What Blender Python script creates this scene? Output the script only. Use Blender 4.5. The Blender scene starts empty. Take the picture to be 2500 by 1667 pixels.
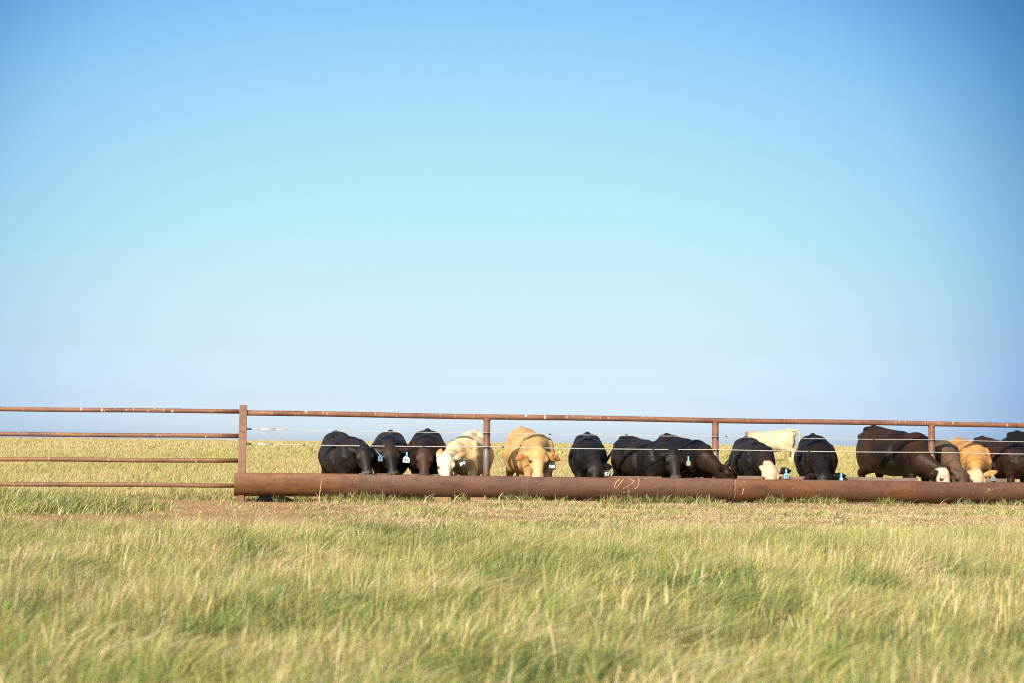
import bpy, math, random
import numpy as np
from mathutils import Matrix, Vector

R = math.radians
rng = np.random.default_rng(7)
random.seed(7)
scene = bpy.context.scene
COL = scene.collection

# ------------------------------------------------------------------ camera
EYE = np.array([0.0, 0.0, 0.86])
FPX = 50.0 / 36.0 * 2500.0
PITCH = math.atan(266.5 / FPX)
ROLL = 0.0098
_fw = np.array([0, math.cos(PITCH), math.sin(PITCH)])
_r0 = np.array([1.0, 0, 0]); _u0 = np.array([0, -math.sin(PITCH), math.cos(PITCH)])
CR = math.cos(ROLL) * _r0 + math.sin(ROLL) * _u0
CU = -math.sin(ROLL) * _r0 + math.cos(ROLL) * _u0
cam_d = bpy.data.cameras.new('camera')
cam = bpy.data.objects.new('camera', cam_d); COL.objects.link(cam)
cam_d.lens = 50; cam_d.sensor_width = 36; cam_d.sensor_fit = 'HORIZONTAL'
cam_d.clip_start = 0.1; cam_d.clip_end = 9000
cam_d.dof.use_dof = True; cam_d.dof.focus_distance = 23.6; cam_d.dof.aperture_fstop = 2.5
m = Matrix.Identity(4)
for i in range(3):
    m[i][0] = CR[i]; m[i][1] = CU[i]; m[i][2] = -_fw[i]; m[i][3] = EYE[i]
cam.matrix_world = m
scene.camera = cam

# fence frame: u along the fence, v away from the camera
F0 = np.array([-4.40, 23.2, 0.0])
DU = np.array([0.985, 0.174, 0.0]); DU /= np.linalg.norm(DU)
DV = np.array([-DU[1], DU[0], 0.0])
UZ = np.array([0, 0, 1.0])

# ------------------------------------------------------------------ light
EXPOSURE = 1.08
SUN_EL, SUN_AZ = 30.0, 37.0     # elevation; light travels this far right of the fence normal
_h = DU * math.sin(R(SUN_AZ)) + DV * math.cos(R(SUN_AZ))
LDIR = _h * math.cos(R(SUN_EL)) - UZ * math.sin(R(SUN_EL))
sun_d = bpy.data.lights.new('sun', 'SUN'); sun = bpy.data.objects.new('sun', sun_d); COL.objects.link(sun)
sun_d.energy = 5.0; sun_d.angle = R(0.53); sun_d.color = (1.0, 0.89, 0.73)
sun.rotation_euler = Vector(LDIR).to_track_quat('-Z', 'Y').to_euler()
sun.location = (-20, -20, 30)
w = bpy.data.worlds.new('World'); scene.world = w; w.use_nodes = True
nt = w.node_tree; nt.nodes.clear()
out = nt.nodes.new('ShaderNodeOutputWorld'); bg = nt.nodes.new('ShaderNodeBackground')
sky = nt.nodes.new('ShaderNodeTexSky'); sky.sky_type = 'NISHITA'; sky.sun_disc = False
sky.sun_elevation = R(SUN_EL); sky.sun_rotation = math.atan2(-LDIR[0], -LDIR[1])
sky.air_density = 1.0; sky.dust_density = 1.0; sky.ozone_density = 1.0
bg.inputs['Strength'].default_value = 0.12

# grade of the clear sky: deep blue overhead, cyan in the middle, pale at the skyline; a lens vignette round the view axis is put into the colour
def _lin(c): return np.array([(v / 255 / 12.92) if v < 10.3 else ((v / 255 + .055) / 1.055) ** 2.4 for v in c])
_gy = [10, 98, 249, 400, 551, 698, 849, 976, 1049]
_gt = [(148, 207, 250), (158, 216, 251), (172, 226, 250), (183, 233, 250), (193, 238, 249), (205, 241, 247), (214, 240, 247), (213, 233, 243), (211, 227, 236)]
_gr = [(.252, .390, .600), (.274, .428, .636), (.321, .489, .686), (.381, .565, .765), (.458, .648, .806), (.554, .751, .835), (.686, .835, .778), (.712, .751, .565), (.588, .577, .418)]
tcw = nt.nodes.new('ShaderNodeTexCoord'); sw = nt.nodes.new('ShaderNodeSeparateXYZ'); nt.links.new(tcw.outputs['Generated'], sw.inputs[0])
asn = nt.nodes.new('ShaderNodeMath'); asn.operation = 'ARCSINE'; nt.links.new(sw.outputs[2], asn.inputs[0])
e20 = nt.nodes.new('ShaderNodeMath'); e20.operation = 'DIVIDE'; e20.inputs[1].default_value = R(90); e20.use_clamp = True; nt.links.new(asn.outputs[0], e20.inputs[0])
er = nt.nodes.new('ShaderNodeValToRGB'); nt.links.new(e20.outputs[0], er.inputs[0])
_st = sorted((max(0, math.degrees(PITCH + math.atan((833.5 - y) / FPX))) / 90, _lin(t_) / np.array(r_) / 2 ** EXPOSURE) for y, t_, r_ in zip(_gy, _gt, _gr))
while len(er.color_ramp.elements) > 1: er.color_ramp.elements.remove(er.color_ramp.elements[-1])
er.color_ramp.elements[0].position = _st[0][0]; er.color_ramp.elements[0].color = (*_st[0][1], 1)
for p_, c_ in _st[1:]:
    el_ = er.color_ramp.elements.new(p_); el_.color = (*c_, 1)
el_ = er.color_ramp.elements.new(.6); el_.color = (.8, .85, .9, 1)  # unseen high sky lifted for extra ambient light
dt = nt.nodes.new('ShaderNodeVectorMath'); dt.operation = 'DOT_PRODUCT'; nt.links.new(tcw.outputs['Generated'], dt.inputs[0]); dt.inputs[1].default_value = (-.03, math.cos(R(4)), math.sin(R(4)))
ac = nt.nodes.new('ShaderNodeMath'); ac.operation = 'ARCCOSINE'; nt.links.new(dt.outputs['Value'], ac.inputs[0])
a40 = nt.nodes.new('ShaderNodeMath'); a40.operation = 'DIVIDE'; a40.inputs[1].default_value = R(180); a40.use_clamp = True; nt.links.new(ac.outputs[0], a40.inputs[0])
vr = nt.nodes.new('ShaderNodeValToRGB'); nt.links.new(a40.outputs[0], vr.inputs[0])
while len(vr.color_ramp.elements) > 1: vr.color_ramp.elements.remove(vr.color_ramp.elements[-1])
vr.color_ramp.elements[0].position = 0; vr.color_ramp.elements[0].color = (1, 1, 1, 1)
for p_, c_ in ((8, (1, 1, 1)), (12, (.95, .97, 1)), (15.5, (.86, .91, 1)), (18.5, (.73, .82, .96)), (20.5, (.56, .68, .87)), (22, (.43, .56, .77)), (23.5, (.29, .44, .66)), (26, (.19, .30, .48)), (30, (.3, .4, .5)), (45, (1, 1, 1)), (90, (1.3, 1.3, 1.25)), (170, (2.0, 1.9, 1.7))):  # dims outward like a vignette, then brightens unseen sky as added fill
    p_ = p_ / 180
    el_ = vr.color_ramp.elements.new(p_); el_.color = (*c_, 1)
def _mul(a_, b_):
    n_ = nt.nodes.new('ShaderNodeMix'); n_.data_type = 'RGBA'; n_.blend_type = 'MULTIPLY'; n_.inputs[0].default_value = 1
    nt.links.new(a_, n_.inputs[6]); nt.links.new(b_, n_.inputs[7]); return n_.outputs[2]
ev = nt.nodes.new('ShaderNodeMath'); ev.operation = 'MULTIPLY_ADD'; ev.inputs[1].default_value = -.34; ev.inputs[2].default_value = 1.0; nt.links.new(sw.outputs[0], ev.inputs[0])
cv = nt.nodes.new('ShaderNodeCombineColor')
for i_ in range(3): nt.links.new(ev.outputs[0], cv.inputs[i_])
skyc = _mul(_mul(_mul(sky.outputs[0], er.outputs[0]), vr.outputs[0]), cv.outputs[0])
nt.links.new(skyc, bg.inputs['Color'])
nt.links.new(bg.outputs[0], out.inputs['Surface'])
scene.view_settings.view_transform = 'Standard'; scene.view_settings.look = 'None'
scene.view_settings.gamma = 1.0; scene.view_settings.exposure = EXPOSURE
scene.render.engine = 'CYCLES'
scene.cycles.use_denoising = False; scene.cycles.filter_width = 1.1; scene.cycles.max_bounces = 6; scene.cycles.transparent_max_bounces = 4

# ------------------------------------------------------------------ helpers
def sstep(a, b, x):
    t = np.clip((x - a) / (b - a), 0, 1); return t * t * (3 - 2 * t)

def ray(px, py):
    d = _fw + CR * ((px - 1250.0) / FPX) - CU * ((py - 833.5) / FPX)
    return d / np.linalg.norm(d)

def uvz(p):
    q = np.asarray(p) - F0
    return np.array([q @ DU, q @ DV, q[2]])

def world(q):
    q = np.asarray(q, float)
    return F0 + q[..., 0:1] * DU + q[..., 1:2] * DV + q[..., 2:3] * UZ

def Q(px, py, v=0.0):
    """point of the place on the vertical plane v metres behind the fence, fence frame"""
    d = ray(px, py)
    t = ((F0 + DV * v - EYE) @ DV) / (d @ DV)
    return uvz(EYE + d * t)

_lat = rng.random((256, 256))
def vnoise(x, y):
    x = np.asarray(x, float); y = np.asarray(y, float)
    xi = np.floor(x).astype(int); yi = np.floor(y).astype(int)
    fx = x - xi; fy = y - yi
    fx = fx * fx * (3 - 2 * fx); fy = fy * fy * (3 - 2 * fy)
    g = lambda a, b: _lat[a % 256, b % 256]
    return (g(xi, yi) * (1 - fx) + g(xi + 1, yi) * fx) * (1 - fy) + (g(xi, yi + 1) * (1 - fx) + g(xi + 1, yi + 1) * fx) * fy
def fnoise(x, y, o=3):
    s = 0; a = 0.5; n = 0
    for i in range(o):
        s = s + a * vnoise(x * 2 ** i + 17 * i, y * 2 ** i + 31 * i); n += a; a *= 0.5
    return s / n
def noise3(p, f, s=0):
    return (vnoise(p[:, 0] * f + s, p[:, 1] * f + 3 * s) + vnoise(p[:, 1] * f + 41 + s, p[:, 2] * f + s) + vnoise(p[:, 2] * f + 90, p[:, 0] * f + 7 + s)) / 3

_TY = [-60, 0, 25, 33, 42, 60, 100, 150, 200, 300, 600, 2500, 8000]
_TZ = [0, 0, 0, .27, .62, .95, 1.32, 1.66, 1.86, 2.1, 2.0, -2, -30]
def terrain(x, y):
    x = np.asarray(x, float); y = np.asarray(y, float)
    z = (np.interp(y - 3, _TY, _TZ) + np.interp(y + 3, _TY, _TZ) + np.interp(y, _TY, _TZ)) / 3
    z = z - 0.0050 * np.clip(x + 4.4, -12, 18) * (1 - sstep(40, 90, y))
    z = z + (fnoise(x * .35, y * .35, 2) - .5) * .05 * (1 - sstep(60, 120, y)) + (fnoise(x * .02, y * .02, 2) - .5) * .35 * sstep(45, 120, y)
    v = (x - F0[0]) * DV[0] + (y - F0[1]) * DV[1]; u = (x - F0[0]) * DU[0] + (y - F0[1]) * DU[1]
    z = z + .02 * sstep(.8, 2.0, u) * sstep(-2.2, -1.0, v) * (1 - sstep(-.65, -.35, v))
    return z

def empty(name, loc, label, cat, group=None):
    o = bpy.data.objects.new(name, None); COL.objects.link(o)
    o.location = loc; o.empty_display_size = .2
    o['label'] = label; o['category'] = cat
    if group: o['group'] = group
    return o

def mesh_obj(name, V, polys, mat, parent=None, smooth=True, base=None):
    """V in world coordinates; becomes relative to the thing's own base"""
    V = np.asarray(V, float)
    b = np.zeros(3)
    if parent is not None:
        b = np.array(parent['_base']) if '_base' in parent else np.array(parent.location)
    elif base is not None: b = np.asarray(base, float)
    me = bpy.data.meshes.new(name)
    me.from_pydata((V - b).tolist(), [], [tuple(int(i) for i in f) for f in polys])
    if smooth: me.polygons.foreach_set('use_smooth', [True] * len(me.polygons))
    me.update()
    me.materials.append(mat)
    o = bpy.data.objects.new(name, me); COL.objects.link(o)
    if parent is not None: o.parent = parent
    elif base is not None: o.location = b
    return o

def sub(o, part):
    """hang o (built with the thing's base) under a part that has no own offset"""
    o.parent = part
    return o

def tubeVF(path, r, n=16, cap=True):
    P = np.asarray(path, float); r = np.broadcast_to(np.asarray(r, float), (len(P),))
    V = []; Fc = []
    T = np.gradient(P, axis=0) if len(P) > 2 else np.repeat([P[-1] - P[0]], len(P), 0)
    T /= np.linalg.norm(T, axis=1)[:, None]
    ref = np.array([0, 0, 1.0]) if abs(T[0][2]) < .8 else np.array([0, 1.0, 0])
    for i in range(len(P)):
        a = np.cross(ref, T[i]); a /= np.linalg.norm(a); b = np.cross(T[i], a)
        for k in range(n):
            th = 2 * math.pi * k / n
            V.append(P[i] + r[i] * (math.cos(th) * a + math.sin(th) * b))
    for i in range(len(P) - 1):
        for k in range(n):
            k2 = (k + 1) % n
            Fc.append((i * n + k, i * n + k2, (i + 1) * n + k2, (i + 1) * n + k))
    if cap:
        Fc.append(tuple(range(n - 1, -1, -1))); Fc.append(tuple((len(P) - 1) * n + k for k in range(n)))
    return np.array(V), Fc

def join(parts):
    V = []; Fc = []; o = 0
    for v, f in parts:
        V.append(np.asarray(v)); Fc += [tuple(i + o for i in q) for q in f]; o += len(v)
    return np.vstack(V), Fc

def boxVF(c, ax, ay, az, bevel=0.0):
    c = np.asarray(c, float)
    V = [c + sx * ax + sy * ay + sz * az for sz in (-1, 1) for sy in (-1, 1) for sx in (-1, 1)]
    return np.array(V), [(0, 2, 3, 1), (4, 5, 7, 6), (0, 1, 5, 4), (2, 6, 7, 3), (0, 4, 6, 2), (1, 3, 7, 5)]

def bevel(o, wd=.004, seg=2):
    md = o.modifiers.new('bevel', 'BEVEL'); md.width = wd; md.segments = seg; md.limit_method = 'ANGLE'
    return o

# ------------------------------------------------------------------ materials
def mat_new(name):
    mt = bpy.data.materials.new(name); mt.use_nodes = True
    t = mt.node_tree; b = t.nodes['Principled BSDF']
    return mt, t, b
def N(t, typ, **kw):
    n = t.nodes.new(typ)
    for k, v in kw.items():
        if k in n.inputs: n.inputs[k].default_value = v
        else: setattr(n, k, v)
    return n
def ramp(t, stops):
    n = t.nodes.new('ShaderNodeValToRGB'); cr = n.color_ramp
    while len(cr.elements) > 1: cr.elements.remove(cr.elements[-1])
    cr.elements[0].position = stops[0][0]; cr.elements[0].color = (*stops[0][1], 1)
    for p, c in stops[1:]:
        e = cr.elements.new(p); e.color = (*c, 1)
    return n
def mixc(t, fac, a, b, blend='MIX'):
    n = t.nodes.new('ShaderNodeMix'); n.data_type = 'RGBA'; n.blend_type = blend
    for sock, val in ((n.inputs[0], fac), (n.inputs[6], a), (n.inputs[7], b)):
        if hasattr(val, 'is_linked'): t.links.new(val, sock)
        elif isinstance(val, tuple): sock.default_value = (*val, 1) if len(val) == 3 else val
        else: sock.default_value = val
    return n.outputs[2]
def coords(t, scale=(1, 1, 1), rot=(0, 0, 0)):
    tc = t.nodes.new('ShaderNodeTexCoord'); mp = t.nodes.new('ShaderNodeMapping')
    mp.inputs['Scale'].default_value = scale; mp.inputs['Rotation'].default_value = rot
    t.links.new(tc.outputs['Object'], mp.inputs[0]); return mp.outputs[0]
def tex(t, co, scale, detail=4, rough=.55):
    n = N(t, 'ShaderNodeTexNoise', Scale=scale, Detail=detail, Roughness=rough); t.links.new(co, n.inputs['Vector']); return n.outputs['Fac']
def bump(t, b, h, strength=.3, dist=.01):
    n = N(t, 'ShaderNodeBump', Strength=strength, Distance=dist); t.links.new(h, n.inputs['Height']); t.links.new(n.outputs[0], b.inputs['Normal'])

YAW = math.atan2(DU[1], DU[0])
def rust(name, c_a, c_b, c_c, orange=.5, flakes=0.0, rough=.62, polish=False):
    """weathered pipe: brown mill scale, orange bloom, fine pitting, pale flakes"""
    mt, t, b = mat_new(name)
    rot = (0, 0, -YAW)
    co = coords(t, (1, 1, 1), rot)
    big = tex(t, coords(t, (.55, 2.5, 3.2), rot), 1.6, 4, .6)
    rb = ramp(t, [(max(.02, .62 - .4 * orange), (0, 0, 0)), (min(.98, .80 - .28 * orange), (1, 1, 1))]); t.links.new(big, rb.inputs[0])
    fine = tex(t, co, 55, 5, .65)
    mid = tex(t, coords(t, (.35, 2.2, 3.0), rot), 7, 6, .65)
    rm = ramp(t, [(.3, (0, 0, 0)), (.72, (1, 1, 1))]); t.links.new(mid, rm.inputs[0])
    col = mixc(t, rm.outputs[0], c_a, c_b)
    col = mixc(t, rb.outputs[0], col, c_c)
    dr = tex(t, coords(t, (2.6, .7, .6), rot), 1.7, 6, .7)
    rd = ramp(t, [(.34, (.88, .86, .85)), (.52, (1, 1, 1)), (.72, (1.07, 1.05, 1.03))]); t.links.new(dr, rd.inputs[0])
    col = mixc(t, 1.0, col, rd.outputs[0], 'MULTIPLY')
    bl = tex(t, coords(t, (1.2, 3, 3), rot), 2.2, 5, .7)
    rbl = ramp(t, [(.36, (.68, .66, .66)), (.50, (1, 1, 1))]); t.links.new(bl, rbl.inputs[0])
    col = mixc(t, 1.0, col, rbl.outputs[0], 'MULTIPLY')
    rf = ramp(t, [(.3, (.84, .82, .80)), (.62, (1.08, 1.06, 1.05))]); t.links.new(fine, rf.inputs[0])
    col = mixc(t, 1.0, col, rf.outputs[0], 'MULTIPLY')
    sp = N(t, 'ShaderNodeTexVoronoi', Scale=9.0); t.links.new(co, sp.inputs['Vector'])
    rs = ramp(t, [(.045, (1, 1, 1)), (.075, (0, 0, 0))]); t.links.new(sp.outputs['Distance'], rs.inputs[0])
    rr = ramp(t, [(.55, (0, 0, 0)), (.62, (.8, .8, .8))]); t.links.new(sp.outputs['Color'], rr.inputs[0])
    f = N(t, 'ShaderNodeMath', operation='MULTIPLY'); t.links.new(rs.outputs[0], f.inputs[0]); t.links.new(rr.outputs[0], f.inputs[1])
    col = mixc(t, f.outputs[0], col, (.27, .14, .075))
    if flakes > 0:
        # short rings of scratched and whitened metal round the pipe
        st = tex(t, coords(t, (30, .9, .9), rot), 1.0, 2, .5)
        br = tex(t, coords(t, (3, 7, 7), rot), 3.0, 3, .6)
        a1 = ramp(t, [(.60, (0, 0, 0)), (.68, (1, 1, 1))]); t.links.new(st, a1.inputs[0])
        a2 = ramp(t, [(.50, (0, 0, 0)), (.60, (1, 1, 1))]); t.links.new(br, a2.inputs[0])
        q = N(t, 'ShaderNodeMath', operation='MULTIPLY'); t.links.new(a1.outputs[0], q.inputs[0]); t.links.new(a2.outputs[0], q.inputs[1])
        q2 = N(t, 'ShaderNodeMath', operation='MULTIPLY'); q2.inputs[1].default_value = flakes; t.links.new(q.outputs[0], q2.inputs[0])
        col = mixc(t, q2.outputs[0], col, (.36, .19, .10))
        sv = N(t, 'ShaderNodeTexVoronoi', Scale=1.0); t.links.new(coords(t, (13, 5, 5), rot), sv.inputs['Vector'])
        sc_ = N(t, 'ShaderNodeSeparateColor'); t.links.new(sv.outputs['Color'], sc_.inputs[0])
        th_ = N(t, 'ShaderNodeMath', operation='MULTIPLY'); th_.inputs[1].default_value = .16; t.links.new(sc_.outputs[0], th_.inputs[0])
        dd_ = N(t, 'ShaderNodeMath', operation='SUBTRACT'); t.links.new(sv.outputs['Distance'], dd_.inputs[0]); t.links.new(th_.outputs[0], dd_.inputs[1])
        b1 = ramp(t, [(.0, (1, 1, 1)), (.03, (0, 0, 0))]); t.links.new(dd_.outputs[0], b1.inputs[0])
        col = mixc(t, b1.outputs[0], col, (.50, .45, .39))
    b.inputs['Roughness'].default_value = rough
    if polish:
        # steel rubbed bright by the cattle between knee and shoulder height
        sz_ = t.nodes.new('ShaderNodeSeparateXYZ'); t.links.new(co, sz_.inputs[0])
        wz = N(t, 'ShaderNodeMath', operation='MULTIPLY_ADD'); wz.inputs[1].default_value = .25; t.links.new(mid, wz.inputs[0]); t.links.new(sz_.outputs[2], wz.inputs[2])
        pz = ramp(t, [(.62, (0, 0, 0)), (.70, (1, 1, 1)), (.95, (1, 1, 1)), (1.0, (0, 0, 0))]); t.links.new(wz.outputs[0], pz.inputs[0])
        col = mixc(t, pz.outputs[0], col, (.085, .07, .07))
        mr_ = N(t, 'ShaderNodeMapRange'); mr_.inputs[3].default_value = rough; mr_.inputs[4].default_value = .33; t.links.new(pz.outputs[0], mr_.inputs[0]); t.links.new(mr_.outputs[0], b.inputs['Roughness'])
    t.links.new(col, b.inputs['Base Color'])
    b.inputs['Specular IOR Level'].default_value = .35
    bump(t, b, fine, .25, .004)
    return mt

BROWN = (.18, .085, .052); MAUVE = (.19, .092, .062); ORANGE = (.27, .105, .033); DARK = (.12, .058, .04)
M_rail = rust('rusted_rail', (0.1209, 0.053, 0.0335), (0.1482, 0.0686, 0.0437), (0.1833, 0.0819, 0.0359), .35, .8)
M_post = rust('rusted_post', (0.1053, 0.0452, 0.0296), (0.1287, 0.0593, 0.039), (0.1482, 0.0655, 0.0328), .3, 0, polish=True)
M_sq = rust('rusted_square_tube', (.145, .07, .05), (.175, .09, .064), (.20, .098, .058), .3, 0)
M_tr1 = rust('trough_orange_rust', (.086, .038, .022), (.105, .045, .022), (.145, .060, .020), .62)
M_tr2 = rust('trough_mauve_rust', (0.0842, 0.039, 0.0257), (0.0936, 0.0445, 0.0296), (0.1014, 0.0421, 0.0218), .2)
M_tr3 = rust('trough_red_rust', (0.078, 0.0335, 0.0203), (0.092, 0.039, 0.0226), (0.1209, 0.0476, 0.0172), .5)
M_tr4 = rust('trough_brown_rust', (0.0663, 0.0296, 0.0195), (0.0749, 0.0335, 0.0218), (0.0936, 0.0374, 0.0172), .3)
M_lip = rust('trough_lip', (.14, .095, .078), (.16, .11, .09), (.16, .085, .05), .15)

def plain(name, c, rough=.6, spec=.4, metal=0, var=.25, sc=40):
    mt, t, b = mat_new(name)
    n = tex(t, coords(t), sc, 4, .6)
    rp = ramp(t, [(.3, tuple(x * (1 - var) for x in c)), (.7, tuple(min(1, x * (1 + var)) for x in c))]); t.links.new(n, rp.inputs[0])
    t.links.new(rp.outputs[0], b.inputs['Base Color'])
    b.inputs['Roughness'].default_value = rough; b.inputs['Specular IOR Level'].default_value = spec; b.inputs['Metallic'].default_value = metal
    return mt
M_cable = plain('galvanised_cable', (.34, .31, .275), .55, .4, 0, .15, 300)
M_wire = plain('black_tie_wire', (.03, .028, .028), .6)
M_chalk = plain('chalk_scratch', (.34, .21, .115), .9, .1, 0, .3, 60)
M_chalk2 = plain('pale_scratch', (.22, .13, .08), .9, .1, 0, .35, 60)
M_faint = plain('faint_scratch', (.17, .085, .058), .9, .1, 0, .3, 60)
M_green = plain('green_paint_mark', (.17, .20, .10), .8, .2, 0, .5, 60)
M_weld = plain('pale_weld', (.24, .15, .115), .7, .3, 0, .5, 90)
M_soot = plain('burn_mark', (.05, .035, .035), .8, .2)
M_wood = plain('weathered_wood', (.20, .12, .065), .85, .2, 0, .4, 25)
M_black = plain('dull_black', (.005, .005, .0052), .9, .0)
M_eye = plain('eye', (.008, .006, .006), .12, .6)
TAGM = {'white': plain('white_tag', (.46, .49, .48), .45), 'blue': plain('blue_tag', (.16, .31, .40), .45),
        'shaded_blue': plain('shaded_blue_tag', (.06, .13, .22), .5), 'black': plain('black_tag', (.02, .02, .022), .45), 'grey': plain('grey_tag', (.20, .21, .195), .5),  # the shaded blue tag carries its shade in the colour
        'cyan': plain('cyan_tag_stem', (.09, .32, .42), .45)}
INK = plain('tag_ink', (.03, .03, .035), .6); INKW = plain('tag_white_ink', (.85, .85, .84), .6)

def attr_mat(name, attr, rough=.6, spec=.3, trans=0.0, sheen=0.0, bumpn=0.0):
    mt, t, b = mat_new(name)
    a = t.nodes.new('ShaderNodeAttribute'); a.attribute_name = attr
    t.links.new(a.outputs['Color'], b.inputs['Base Color'])
    b.inputs['Roughness'].default_value = rough; b.inputs['Specular IOR Level'].default_value = spec
    if sheen:
        b.inputs['Sheen Weight'].default_value = sheen; b.inputs['Sheen Roughness'].default_value = .5
    if bumpn:
        n1 = tex(t, coords(t, (1, 1, .35)), 60, 4, .7); n2 = tex(t, coords(t), 9, 3, .6)
        ad = N(t, 'ShaderNodeMath', operation='MULTIPLY_ADD'); ad.inputs[1].default_value = .35; t.links.new(n1, ad.inputs[0]); t.links.new(n2, ad.inputs[2])
        bump(t, b, ad.outputs[0], bumpn, .02)
    if trans:
        tr = t.nodes.new('ShaderNodeBsdfTranslucent'); t.links.new(a.outputs['Color'], tr.inputs[0])
        mx = t.nodes.new('ShaderNodeMixShader'); mx.inputs[0].default_value = trans
        o = t.nodes['Material Output']
        t.links.new(b.outputs[0], mx.inputs[1]); t.links.new(tr.outputs[0], mx.inputs[2]); t.links.new(mx.outputs[0], o.inputs[0])
    return mt
M_blade = attr_mat('grass_blade', 'tint', .6, .2, .45)
M_straw = attr_mat('straw', 'tint', .7, .2, .15)
M_coat = attr_mat('cow_coat', 'coat', .5, .12, 0, .0, .5)

# ------------------------------------------------------------------ ground
def grid_mesh(xs_of, ys, nx):
    V = []; Fc = []
    for y in ys:
        xs = xs_of(y, nx)
        V.append(np.stack([xs, np.full(nx, y), terrain(xs, np.full(nx, y))], 1))
    V = np.vstack(V)
    for j in range(len(ys) - 1):
        for i in range(nx - 1):
            a = j * nx + i; Fc.append((a, a + 1, a + nx + 1, a + nx))
    return V, Fc
ys = np.concatenate([np.arange(-30, 3, 3.0), np.arange(3, 30, .25), np.arange(30, 70, 1.0), np.geomspace(70, 6000, 60)])
V, Fc = grid_mesh(lambda y, n: np.linspace(-1, 1, n) * (22 + max(0, y) * 1.1), ys, 141)
mt, t, b = mat_new('ground_soil')
co = coords(t)
g = tex(t, co, .9, 6, .65); g2 = tex(t, co, 14, 5, .7); g3 = tex(t, co, 60, 4, .7)
near = ramp(t, [(.30, (.19, .10, .045)), (.52, (.29, .165, .075)), (.75, (.40, .26, .125))]); t.links.new(g2, near.inputs[0])
far = ramp(t, [(.3, (.30, .245, .10)), (.52, (.36, .285, .12)), (.72, (.42, .32, .145))]); t.links.new(g, far.inputs[0])
sx = t.nodes.new('ShaderNodeSeparateXYZ'); t.links.new(co, sx.inputs[0])
mr = N(t, 'ShaderNodeMapRange'); mr.inputs[1].default_value = 23.6; mr.inputs[2].default_value = 27; t.links.new(sx.outputs[1], mr.inputs[0])
mr2 = N(t, 'ShaderNodeMapRange'); mr2.inputs[1].default_value = 15.0; mr2.inputs[2].default_value = 12.5; t.links.new(sx.outputs[1], mr2.inputs[0])
mm = N(t, 'ShaderNodeMath', operation='MAXIMUM'); t.links.new(mr.outputs[0], mm.inputs[0]); t.links.new(mr2.outputs[0], mm.inputs[1])
c = mixc(t, mm.outputs[0], near.outputs[0], far.outputs[0])
c = mixc(t, .5, c, mixc(t, g3, (.5, .5, .5), (1.3, 1.3, 1.3)), 'MULTIPLY')
t.links.new(c, b.inputs['Base Color']); b.inputs['Roughness'].default_value = .95; b.inputs['Specular IOR Level'].default_value = .1
bump(t, b, g2, .8, .04)
go = mesh_obj('ground', V, Fc, mt); go['kind'] = 'structure'

# ------------------------------------------------------------------ grass
def blades(name, base, h, wd, lean, face, tint, segs=3, mat=None, lift=None, head=False, label=None, cat='grass'):
    n = len(base); k = 2 * segs + 1
    tt = np.linspace(0, 1, segs + 1)
    C = np.empty((n, segs + 1, 3))
    lm = np.linalg.norm(lean, axis=1)
    for i, q in enumerate(tt):
        C[:, i, 0] = base[:, 0] + lean[:, 0] * h * q ** 1.8
        C[:, i, 1] = base[:, 1] + lean[:, 1] * h * q ** 1.8
        C[:, i, 2] = base[:, 2] + h * (q - np.minimum(lm, 1.1) * .38 * q ** 2.2)
    if lift is not None: C[:, :, 2] += lift[:, None]
    S = np.stack([np.cos(face), np.sin(face), np.zeros(n)], 1)
    Vt = np.empty((n, k, 3)); 
    for i in range(segs):
        f = (1 - tt[i] ** 1.6 * .75)
        if head: f = .45 if i < segs - 2 else 1.0
        o = S * (wd * .5 * f)[:, None]
        Vt[:, 2 * i] = C[:, i] - o; Vt[:, 2 * i + 1] = C[:, i] + o
    Vt[:, k - 1] = C[:, segs]
    loops = []
    for i in range(segs - 1): loops += [2 * i, 2 * i + 1, 2 * i + 3, 2 * i + 2]
    loops += [2 * segs - 2, 2 * segs - 1, 2 * segs]
    L = len(loops)
    st = [4 * i for i in range(segs)]
    li = (np.arange(n)[:, None] * k + np.array(loops)[None]).ravel().astype(np.int32)
    ls = (np.arange(n)[:, None] * L + np.array(st)[None]).ravel().astype(np.int32)
    me = bpy.data.meshes.new(name)
    me.vertices.add(n * k); me.vertices.foreach_set('co', Vt.astype(np.float32).ravel())
    me.loops.add(len(li)); me.loops.foreach_set('vertex_index', li)
    me.polygons.add(len(ls)); me.polygons.foreach_set('loop_start', ls)
    me.update(calc_edges=True); me.validate()
    ca = me.color_attributes.new('tint', 'FLOAT_COLOR', 'POINT')
    colr = np.ones((n, k, 4), np.float32)
    colr[:, :, :3] = tint[:, None, :]
    ca.data.foreach_set('color', colr.ravel())
    me.materials.append(mat or M_blade)
    o = bpy.data.objects.new(name, me); COL.objects.link(o)
    o['kind'] = 'stuff'; o['category'] = cat
    if label: o['label'] = label
    return o

GREEN = np.array([.20, .245, .07]); LIME = np.array([.37, .385, .095]); STRAW = np.array([.58, .44, .215]); TAN = np.array([.45, .29, .135]); DEEP = np.array([.075, .115, .036]); BLEACH = np.array([.72, .62, .42])
def tints(n, wts, jitter=.18):
    """wts: (n, k) weights of the palette GREEN, LIME, STRAW, TAN, DEEP, BLEACH"""
    pal = np.array([GREEN, LIME, STRAW, TAN, DEEP, BLEACH])
    wts = np.clip(wts, 0, None); cum = np.cumsum(wts, 1); cum /= cum[:, -1:]
    idx = (rng.random((n, 1)) > cum).sum(1)
    return np.clip(pal[np.minimum(idx, 5)] * (1 + rng.normal(0, jitter, (n, 1))) * (1 + rng.normal(0, .05, (n, 3))), .01, .9)

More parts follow.
